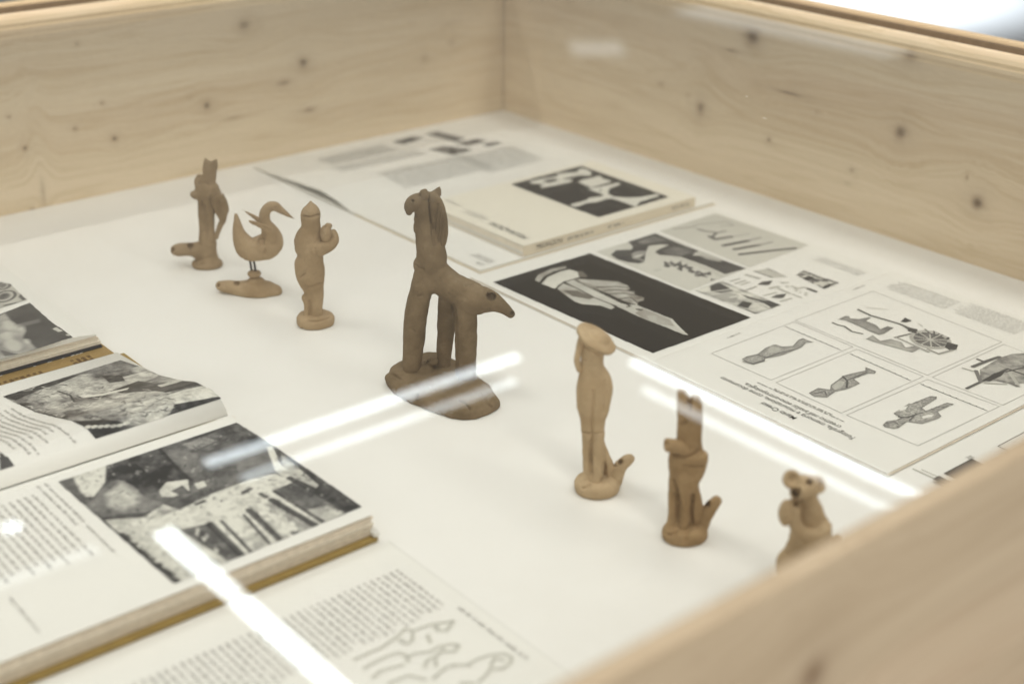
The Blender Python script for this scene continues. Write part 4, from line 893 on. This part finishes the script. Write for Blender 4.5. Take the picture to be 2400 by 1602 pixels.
    def base(s, a, b, ra, rb, hz, top=0.86, n=28, wob=0.04):
        """low foot: centre on the ground (zoom px), half width, half depth (zoom px), height in zoom px"""
        c = onz(*s.px(a, b), 0.0); m = s.mpp; rings = []; ph = RNG.random(3)*6
        for z, f in ((-0.3, .86), (0.0, 0.93), (0.25, 1.0), (0.6, 1.0), (0.85, (1+top)/2), (1.0, top*.8)):
            rings.append([c+(RH*ra*math.cos(q)+FH*rb*math.sin(q))*m*f*(1+wob*math.sin(2*q+ph[0])+wob*.6*math.sin(3*q+ph[1]))+np.array([0, 0, z*hz*m]) for q in np.linspace(0, 2*math.pi, n, endpoint=False)])
        s._loft(rings); return s
    def finish(s, name, dents=(), grooves=(), smooth=4, mat=None, rough=0.00060, ground=False, parent=None, label=None):
        bmesh.ops.recalc_face_normals(s.bm, faces=s.bm.faces)
        me = bm_mesh('tmp', s.bm); s.bm = None
        t = bpy.data.objects.new('tmp', me); COL.objects.link(t)
        r = t.modifiers.new('r', 'REMESH'); r.mode = 'VOXEL'; r.voxel_size = s.vox
        sm = t.modifiers.new('s', 'SMOOTH'); sm.factor = 0.5; sm.iterations = smooth
        dg = bpy.context.evaluated_depsgraph_get(); out = bpy.data.meshes.new_from_object(t.evaluated_get(dg))
        bpy.data.objects.remove(t, do_unlink=True); bpy.data.meshes.remove(me); out.name = name
        n = len(out.vertices); co = np.zeros(n*3); out.vertices.foreach_get('co', co); co = co.reshape(-1, 3)
        nr = np.zeros(n*3); out.vertices.foreach_get('normal', nr); nr = nr.reshape(-1, 3)
        # hand-made unevenness
        sd = Vector((RNG.random()*9, 0, 0))
        nz = np.array([mnoise.noise(Vector(p)*34+sd)*1.1+mnoise.noise(Vector(p)*85+sd)*1.0+mnoise.noise(Vector(p)*210+sd)*0.5 for p in co])
        co = co+nr*(nz*rough)[:, None]
        pj = project(co); fac = ((co-CAM)*nr).sum(1) < 0
        dist = np.linalg.norm(co-CAM, axis=1)
        for (a, b, rr, depth) in dents:
            q = np.array(s.px(a, b)); dd = np.hypot(pj[:, 0]-q[0], pj[:, 1]-q[1]); k = np.where((dd < max(rr/s.rg[2], 4)) & fac)[0]
            if not len(k): continue
            c = co[k[np.argmin(dist[k]+dd[k]*s.mpp*s.rg[2]*0.5)]]; rv = np.array(ray(*q)); rv /= np.linalg.norm(rv)
            R = rr*s.mpp; e = np.linalg.norm(co-c, axis=1); w = np.clip(1-(e/R)**2, 0, 1)**1.0; w = np.where(e < R, np.minimum(1, w*1.6), 0)
            co = co+rv*(depth*w)[:, None]
        for (pts, wpx, depth) in grooves:
            Pq = np.array([s.px(*p) for p in pts]); D = np.full(n, 1e9)
            for A, B in zip(Pq[:-1], Pq[1:]):
                ab = B-A; tt = np.clip(((pj-A)@ab)/max(1e-9, ab@ab), 0, 1); D = np.minimum(D, np.linalg.norm(pj-A-tt[:, None]*ab, axis=1))
            w = np.exp(-(D*s.rg[2]/wpx)**2)*fac; co = co-nr*(w*depth*1.5)[:, None]
        if ground: co[:, 2] = np.maximum(co[:, 2], 0.0004)
        out.vertices.foreach_set('co', co.ravel()); out.update()
        o = link(name, out, mat or s.mat, parent or s.root, True)
        if label: o['label'] = label
        return o

CLAY1 = clay('clay_tan', (0.43, 0.318, 0.19), (0.325, 0.23, 0.128), 0.0)
CLAY2 = clay('clay_brown', (0.235, 0.171, 0.1), (0.155, 0.11, 0.06), 0.31)
CLAY3 = clay('clay_ochre', (0.4, 0.275, 0.145), (0.295, 0.193, 0.092), 0.57)
CLAY4 = clay('clay_pale', (0.54, 0.41, 0.255), (0.43, 0.312, 0.18), 0.83)
CLAY5 = clay('clay_grey_brown', (0.335, 0.247, 0.148), (0.25, 0.177, 0.098), 0.13)

# ---- horned figure
f = Fig((380, 350, 5.2267), (550, 1430), 'horned_figurine', 'brown clay figurine with two horns and a side spout, next to the back board', CLAY5)
f.start(); f.base(552, 1428, 184, 170, 85, .85).tube([(556, 1410, 0, 160), (562, 1350, 0, 142), (564, 1290, 0, 116), (562, 1220, 0, 106), (558, 1120, 0, 104), (552, 1070, 0, 90)]); f.finish('base', grooves=[([(385, 1405), (440, 1415), (500, 1400)], 14, .0012)], ground=True)
f.start(); f.tube([(540, 1240, 0, 130), (440, 1232, 0, 112), (370, 1222, 0, 84), (310, 1222, -10, 80), (200, 1232, -20, 74), (165, 1235, -20, 66)]); f.finish('spout', dents=[(350, 1143, 40, .006), (112, 1228, 26, .004)])
f.start(); f.tube([(494, 620, 14, 58), (498, 800, 14, 54), (504, 960, 14, 54), (508, 1110, 10, 60)]).tube([(562, 630, -22, 84), (574, 760, -24, 72), (586, 920, -24, 62), (592, 1100, -20, 68)])
f.rows([(660, 440, 640), (600, 425, 655), (540, 405, 690), (480, 415, 705), (430, 440, 690), (390, 480, 655), (340, 492, 662), (260, 494, 670), (210, 497, 672)], -10, .7)
f.prism([(497, 250), (503, 170), (516, 104), (590, 158), (666, 118), (676, 200), (672, 260)], -10, 95)
f.ball(440, 405, -30, 46, 92, 50).ball(455, 335, -10, 34, 36, 36).tube([(470, 520, -30, 60), (420, 560, -40, 52), (392, 555, -40, 44)]).tube([(640, 470, -10, 60), (680, 540, -20, 48), (690, 590, -30, 44)])
f.finish('body', grooves=[([(485, 650), (520, 740), (545, 900), (540, 1080)], 12, .0016), ([(470, 410), (520, 400), (560, 440)], 14, .001), ([(600, 590), (605, 690)], 12, .001)], dents=[(445, 320, 20, .002)])
f.start(); f.prism([(615, 575), (680, 545), (752, 540), (790, 620), (820, 742), (778, 872), (700, 850), (640, 760), (600, 660)], -45, 80).tube([(745, 860, -45, 44), (700, 960, -40, 36), (660, 1075, -30, 34)]); f.finish('held_instrument', grooves=[([(690, 640), (695, 760)], 16, .001)], smooth=8)

# ---- swan on wire legs
f = Fig((360, 330, 3.136), (745, 1120), 'swan_figurine', 'clay swan with raised wings on two thin wire legs above a whistle base', CLAY1)
f.start(); f.tube([(520, 1066, 0, 46), (580, 1078, 0, 52), (660, 1092, 0, 68, 1.2), (740, 1098, 0, 80, 1.3), (830, 1102, 0, 72, 1.3), (890, 1108, 0, 52, 1.2)]).ball(752, 1040, 0, 66, 42, 60).tube([(520, 1066, 0, 44), (495, 1062, 0, 38)])
f.finish('base', dents=[(616, 1022, 26, .006), (472, 1055, 15, .004), (690, 1090, 7, .001)], grooves=[([(635, 1035), (700, 1025)], 8, .0008), ([(760, 1050), (800, 1045)], 8, .001)], ground=True)
f.start(); f.ball(740, 975, 0, 49, 27, 42); f.finish('collar')
for a, b_, d in ((710, 722, 8), (738, 750, -8)):
    f.start(); f.tube([(a-3, 870, d, 9), (b_, 965, d, 9)], 1.0, 10)
    me = bm_mesh('wire_leg', f.bm); f.bm = None; link('wire_leg', me, WIRE, f.root, True)
f.start(); f.tube([(605, 545, 0, 20), (614, 610, 0, 36, .8), (636, 700, 0, 58), (690, 782, 0, 86), (770, 795, 0, 92), (845, 762, 0, 96), (872, 715, 0, 78), (848, 650, 0, 58), (818, 595, 0, 43), (817, 530, 0, 41), (850, 487, 0, 37), (892, 482, 0, 38), (932, 508, 0, 29), (985, 543, 0, 20), (1036, 573, 0, 8)])
f.finish('body', grooves=[([(885, 490), (905, 482), (925, 495), (905, 505), (885, 495)], 6, .0007), ([(820, 730), (828, 790), (812, 830)], 9, .001), ([(640, 580), (668, 650)], 5, .0004)], dents=[(790, 730, 40, .003)])
f.start(); f.tube([(705, 590, -62, 12), (760, 612, -64, 19), (820, 640, -66, 27), (868, 690, -62, 42), (850, 760, -58, 40), (830, 800, -50, 24)], .5); f.finish('wing', grooves=[([(720, 600), (860, 660)], 7, .0005)])
f.start(); f.tube([(652, 503, 50, 7), (700, 535, 52, 15), (760, 572, 50, 24), (815, 620, 42, 34), (845, 690, 30, 40)], .5); f.finish('wing')

# ---- hooded figure with a pot
f = Fig((360, 330, 3.136), (1187, 1352), 'hooded_figurine', 'clay figurine in a pointed hood carrying a small pot on its arm', CLAY1)
f.start(); f.base(1187, 1350, 137, 118, 95, .8); f.finish('base', grooves=[([(1140, 1322), (1200, 1328), (1290, 1296)], 8, .0014), ([(1090, 1370), (1093, 1395)], 5, .0008)], ground=True)
f.start(); f.rows([(1315, 1142, 1252), (1250, 1140, 1248), (1180, 1128, 1250), (1100, 1106, 1252), (1040, 1072, 1256), (980, 1045, 1258), (910, 1039, 1252), (850, 1056, 1246), (815, 1052, 1246), (780, 1036, 1244), (735, 1037, 1240), (690, 1056, 1234), (640, 1084, 1228), (590, 1084, 1225), (545, 1084, 1227), (515, 1094, 1222), (485, 1116, 1202), (455, 1138, 1172), (438, 1149, 1159)], 0, .82)
f.tube([(1120, 1150, -10, 30), (1132, 1220, -14, 24), (1128, 1300, -20, 30)]).tube([(1195, 800, -50, 52), (1260, 782, -58, 47), (1318, 750, -52, 38), (1334, 715, -44, 28), (1322, 672, -36, 24)])
f.finish('body', grooves=[([(1100, 552), (1150, 562), (1224, 540)], 6, .0016), ([(1078, 998), (1113, 974)], 6, .0012), ([(1108, 1076), (1170, 1072), (1240, 1044)], 6, .0010), ([(1184, 792), (1190, 832), (1214, 852)], 7, .0008), ([(1145, 1180), (1148, 1300)], 9, .0012)], dents=[(1185, 958, 7, .001), (1140, 505, 6, .0008)])
f.start(); f.tube([(1270, 735, -40, 34), (1268, 690, -40, 44), (1270, 650, -40, 40), (1280, 628, -40, 26)]).ball(1246, 640, -50, 14, 13).ball(1300, 625, -40, 14, 20); f.finish('held_pot', dents=[(1262, 632, 8, .0015), (1240, 634, 6, .001)])

# ---- tall horse
f = Fig((860, 400, 2.529), (440, 1290), 'horse_figurine', 'tall brown clay horse whistle with long neck standing on a cracked slab', CLAY2, 0.0007)
def slabpoly(fig, pts, hs):
    P = np.array([onz(*fig.px(a, b), 0.0) for a, b in pts]); c = P.mean(0); rings = []
    for z, k in hs: rings.append([c+(p-c)*k+np.array([0, 0, z]) for p in P])
    fig._loft(rings)
f.start(); slabpoly(f, [(112, 1262), (150, 1320), (250, 1378), (380, 1430), (500, 1470), (575, 1484), (650, 1474), (740, 1440), (788, 1408), (760, 1360), (690, 1300), (560, 1190), (430, 1128), (350, 1122), (230, 1165), (140, 1205)], ((-.003, .97), (.002, 1.0), (.006, .985), (.010, .92), (.0130, .80), (.0142, .5)))
f.ball(330, 1172, 60, 70, 34, 60).ball(215, 1195, 40, 72, 34, 50).ball(390, 1130, 70, 40, 26, 40).ball(640, 1290, -60, 90, 40, 60).ball(150, 1225, 25, 44, 32, 40)
f.finish('base', grooves=[([(545, 1362), (580, 1372), (612, 1412)], 5, .0018), ([(460, 1300), (500, 1330)], 5, .0007), ([(675, 1315), (700, 1345), (715, 1378), (740, 1400)], 5, .0011), ([(300, 1325), (295, 1355)], 5, .0016), ([(380, 1283), (410, 1292)], 5, .001), ([(140, 1205), (195, 1228)], 8, .0012), ([(345, 1135), (370, 1120)], 7, .0016)], ground=True, rough=.0008)
f.start()
f.tube([(352, 600, 25, 70), (318, 720, 28, 64), (289, 860, 32, 68), (278, 1000, 36, 65), (268, 1110, 40, 58), (262, 1215, 45, 56)])
f.tube([(480, 740, 100, 55), (470, 860, 100, 54), (468, 960, 104, 53), (460, 1060, 108, 48), (455, 1160, 112, 46)])
f.tube([(585, 745, -40, 74), (588, 850, -46, 67), (588, 960, -50, 65), (587, 1080, -52, 61), (586, 1200, -54, 60), (588, 1310, -56, 62)])
f.tube([(350, 560, 40, 76), (400, 610, 40, 92), (470, 665, 20, 86), (560, 722, -20, 92), (640, 762, -60, 94), (700, 768, -85, 76), (765, 785, -100, 54), (820, 820, -108, 36), (850, 845, -112, 26)])
f.tube([(385, 640, 40, 88), (382, 560, 40, 88), (377, 480, 40, 86), (362, 400, 40, 72), (350, 320, 40, 62), (346, 240, 40, 60), (350, 170, 40, 52)])
f.tube([(352, 175, 40, 50), (310, 180, 34, 50), (272, 196, 28, 47), (254, 225, 24, 34), (250, 245, 24, 18)])
f.ball(284, 335, 20, 8, 32, 20).ball(284, 285, 20, 6, 14, 14).tube([(332, 160, 15, 26), (330, 128, 15, 18)])
f.finish('body', dents=[(271, 181, 9, .0025), (746, 722, 30, .0075), (866, 846, 14, .004), (320, 145, 9, .002)], grooves=[([(510, 800), (520, 830), (524, 860), (526, 1240)], 9, .0016), ([(305, 742), (330, 738)], 5, .0010), ([(255, 930), (285, 955)], 5, .0008), ([(370, 170), (385, 300), (400, 440)], 9, .0014), ([(290, 560), (300, 575), (330, 580)], 7, .0010), ([(690, 836), (660, 850)], 8, .0008), ([(590, 680), (625, 670)], 5, .0008), ([(725, 712), (770, 708)], 6, .0012)])
f.start(); f.tube([(392, 150, 20, 28), (410, 205, 16, 44, .6), (425, 275, 16, 50, .6), (436, 350, 18, 46, .6), (432, 420, 20, 38, .6), (424, 470, 24, 22, .6)])
f.finish('mane', grooves=[([(430+dx, 200+dy), (415+dx, 300+dy), (405+dx, 420+dy)], 6, .0010) for dx, dy in ((-10, 0), (10, 20), (28, 45), (45, 90))])
f.start(); f.tube([(398, 150, 30, 30), (415, 130, 30, 26), (428, 103, 30, 9)], .6); f.finish('ear')
f.start(); f.tube([(345, 150, 5, 24), (338, 128, 5, 20), (345, 118, 5, 14)], .7); f.finish('ear')

# ---- figure in a wide hat
f = Fig((1300, 740, 3.409), (335, 1395), 'wide_hat_figurine', 'pale clay figurine with a wide flat tilted hat and whistle spout', CLAY4, 0.0007)
f.start(); f.base(332, 1392, 176, 170, 120, .82).ball(225, 1345, -20, 60, 48, 55).ball(455, 1330, 20, 70, 80, 80); f.finish('base', ground=True, grooves=[([(225, 1375), (275, 1345)], 12, .0015)])
f.start(); f.tube([(470, 1320, 30, 66), (500, 1250, 30, 62), (535, 1195, 30, 56), (585, 1150, 30, 50), (598, 1142, 30, 46)]); f.finish('spout', dents=[(503, 1157, 24, .006)], grooves=[([(455, 1180), (480, 1195), (515, 1190)], 7, .001)])
f.start(); f.tube([(262, 925, 10, 48), (258, 1050, 10, 40), (262, 1180, 8, 36), (262, 1270, 0, 36), (230, 1335, -30, 40), (215, 1350, -40, 38)]).tube([(345, 930, -25, 56), (345, 1050, -28, 54), (345, 1180, -32, 52), (335, 1290, -40, 52), (310, 1370, -60, 48)]).tube([(375, 1010, 30, 28), (405, 1110, 36, 34), (432, 1200, 40, 46), (450, 1310, 40, 58)])
f.rows([(960, 218, 394), (880, 208, 398), (820, 205, 402), (740, 188, 430), (640, 178, 446), (560, 178, 455), (500, 184, 440), (450, 192, 412), (400, 203, 388), (350, 208, 386), (300, 212, 396), (250, 215, 405)], 0, .72)
f.finish('body', grooves=[([(312, 600), (312, 700), (300, 800), (300, 930)], 9, .0011), ([(214, 922), (290, 944), (394, 930)], 8, .0012), ([(300, 960), (290, 1100), (290, 1280)], 10, .0016), ([(395, 1190), (398, 1300)], 14, .002), ([(405, 520), (412, 640), (395, 760)], 10, .0008)], dents=[(252, 288, 14, .0013), (234, 342, 12, .0013), (335, 970, 10, .0008), (395, 1310, 20, .003)])
f.start(); f.tube([(222, 180, -30, 30), (190, 290, -40, 30), (180, 360, -40, 26), (198, 430, -30, 24)]); f.finish('arm')
f.start(); f.disk(335, 180, -10, (.50, .72, .48), 170, 40, 160).tube([(325, 215, -5, 112, .8), (308, 275, 0, 96, .8)]); f.finish('hat', smooth=2, grooves=[([(225, 238), (300, 285), (390, 315)], 8, .0012)])

# ---- two-lobed head figure
f = Fig((1500, 880, 3.733), (380, 1415), 'notched_head_figurine', 'ochre clay figurine with a tall notched head holding a stubby horn to its chest', CLAY3, 0.0007)
f.start(); f.base(384, 1412, 196, 180, 130, .82).ball(245, 1370, -20, 62, 60, 60).ball(520, 1340, 20, 70, 90, 80); f.finish('base', ground=True, grooves=[([(245, 1390), (310, 1362)], 14, .0016), ([(390, 1440), (425, 1360)], 10, .001)])
f.start(); f.tube([(530, 1320, 30, 70), (560, 1240, 30, 66), (605, 1170, 30, 60), (655, 1108, 30, 52), (668, 1096, 30, 50)]); f.finish('spout', dents=[(570, 1111, 26, .006)])
f.start(); f.tube([(290, 900, 10, 46), (285, 1050, 10, 42), (284, 1180, 8, 42), (275, 1280, 0, 42), (242, 1360, -30, 46)]).tube([(392, 920, -25, 72), (386, 1080, -28, 56), (384, 1200, -32, 54), (370, 1310, -40, 54), (335, 1400, -60, 52)]).tube([(480, 980, 20, 38), (500, 1080, 26, 40), (515, 1190, 34, 50), (530, 1310, 36, 60)])
f.rows([(980, 252, 505), (900, 248, 530), (830, 247, 566), (780, 248, 582), (720, 252, 590), (670, 262, 578), (630, 305, 548), (570, 328, 533), (480, 330, 538), (400, 330, 542), (320, 327, 545), (262, 325, 546)], 0, .72)
f.tube([(380, 290, 0, 60), (376, 200, 0, 56, .9), (366, 150, 0, 44, .9)]).tube([(488, 300, 0, 60), (490, 235, 0, 58, .9), (488, 205, 0, 50, .9)]).tube([(455, 960, 30, 60), (460, 1100, 30, 56), (465, 1240, 30, 56), (470, 1340, 30, 60)])
f.finish('body', grooves=[([(430, 190), (434, 250), (436, 310)], 12, .0030), ([(300, 692), (380, 716), (470, 692), (520, 650)], 12, .0016), ([(385, 790), (480, 800), (550, 790)], 8, .0009), ([(285, 910), (325, 1010), (338, 1120), (325, 1330)], 13, .0022), ([(470, 1050), (450, 1180), (455, 1290)], 14, .0020), ([(350, 420), (375, 428), (405, 405)], 9, .0014)], dents=[(375, 350, 14, .001), (455, 1305, 26, .003)])
f.start(); f.tube([(380, 640, -55, 52), (310, 612, -60, 56), (240, 602, -62, 58), (228, 601, -62, 56)], .9, 20, (1, .35)); f.finish('held_horn', dents=[(205, 600, 30, .002)])

# ---- bear
f = Fig((1760, 1050, 5.6), (600, 1900), 'bear_figurine', 'small pale clay bear figurine with round ears and open mouth behind the front board', CLAY4, 0.00055)
f.start(); f.base(600, 1890, 330, 300, 200, .8); f.finish('base', ground=True)
f.start(); f.rows([(1850, 380, 900), (1700, 350, 950), (1500, 330, 980), (1400, 400, 990), (1280, 470, 1010), (1150, 510, 1050), (1050, 545, 1045), (950, 560, 990), (820, 580, 940), (680, 600, 890)], 40, .6)
f.tube([(740, 560, 0, 140), (770, 700, 10, 118), (815, 820, 14, 122), (860, 930, 20, 130), (900, 1020, 20, 140)], .75).ball(700, 505, -10, 196, 166, 150).tube([(670, 555, -90, 105), (605, 575, -150, 92), (555, 592, -190, 80)], 1.0, 20, (1, .4))
f.tube([(560, 720, -110, 72), (560, 830, -130, 80), (570, 950, -140, 82), (630, 1080, -150, 88), (740, 1150, -150, 92), (870, 1140, -140, 92), (960, 1080, -110, 84), (1000, 1020, -60, 60)])
f.finish('body', dents=[(772, 450, 50, .0055), (645, 512, 50, .0055), (548, 462, 38, .0035), (548, 592, 82, .010), (600, 736, 44, .004)], smooth=3)
for a, b_, d in ((545, 400, -40), (875, 480, -20)):
    f.start(); f.disk(a, b_, d, (-.25 if a < 600 else .2, .15, .95), 120, 44); f.finish('ear', smooth=4, dents=[(a, b_, 70, .0015)])
f.start(); f.ball(455, 850, -120, 92, 196, 90); f.finish('held_drum', smooth=8)
f.start(); f.tube([(980, 1290, 40, 70), (1070, 1220, 40, 62), (1140, 1165, 40, 54)]); f.finish('spout')
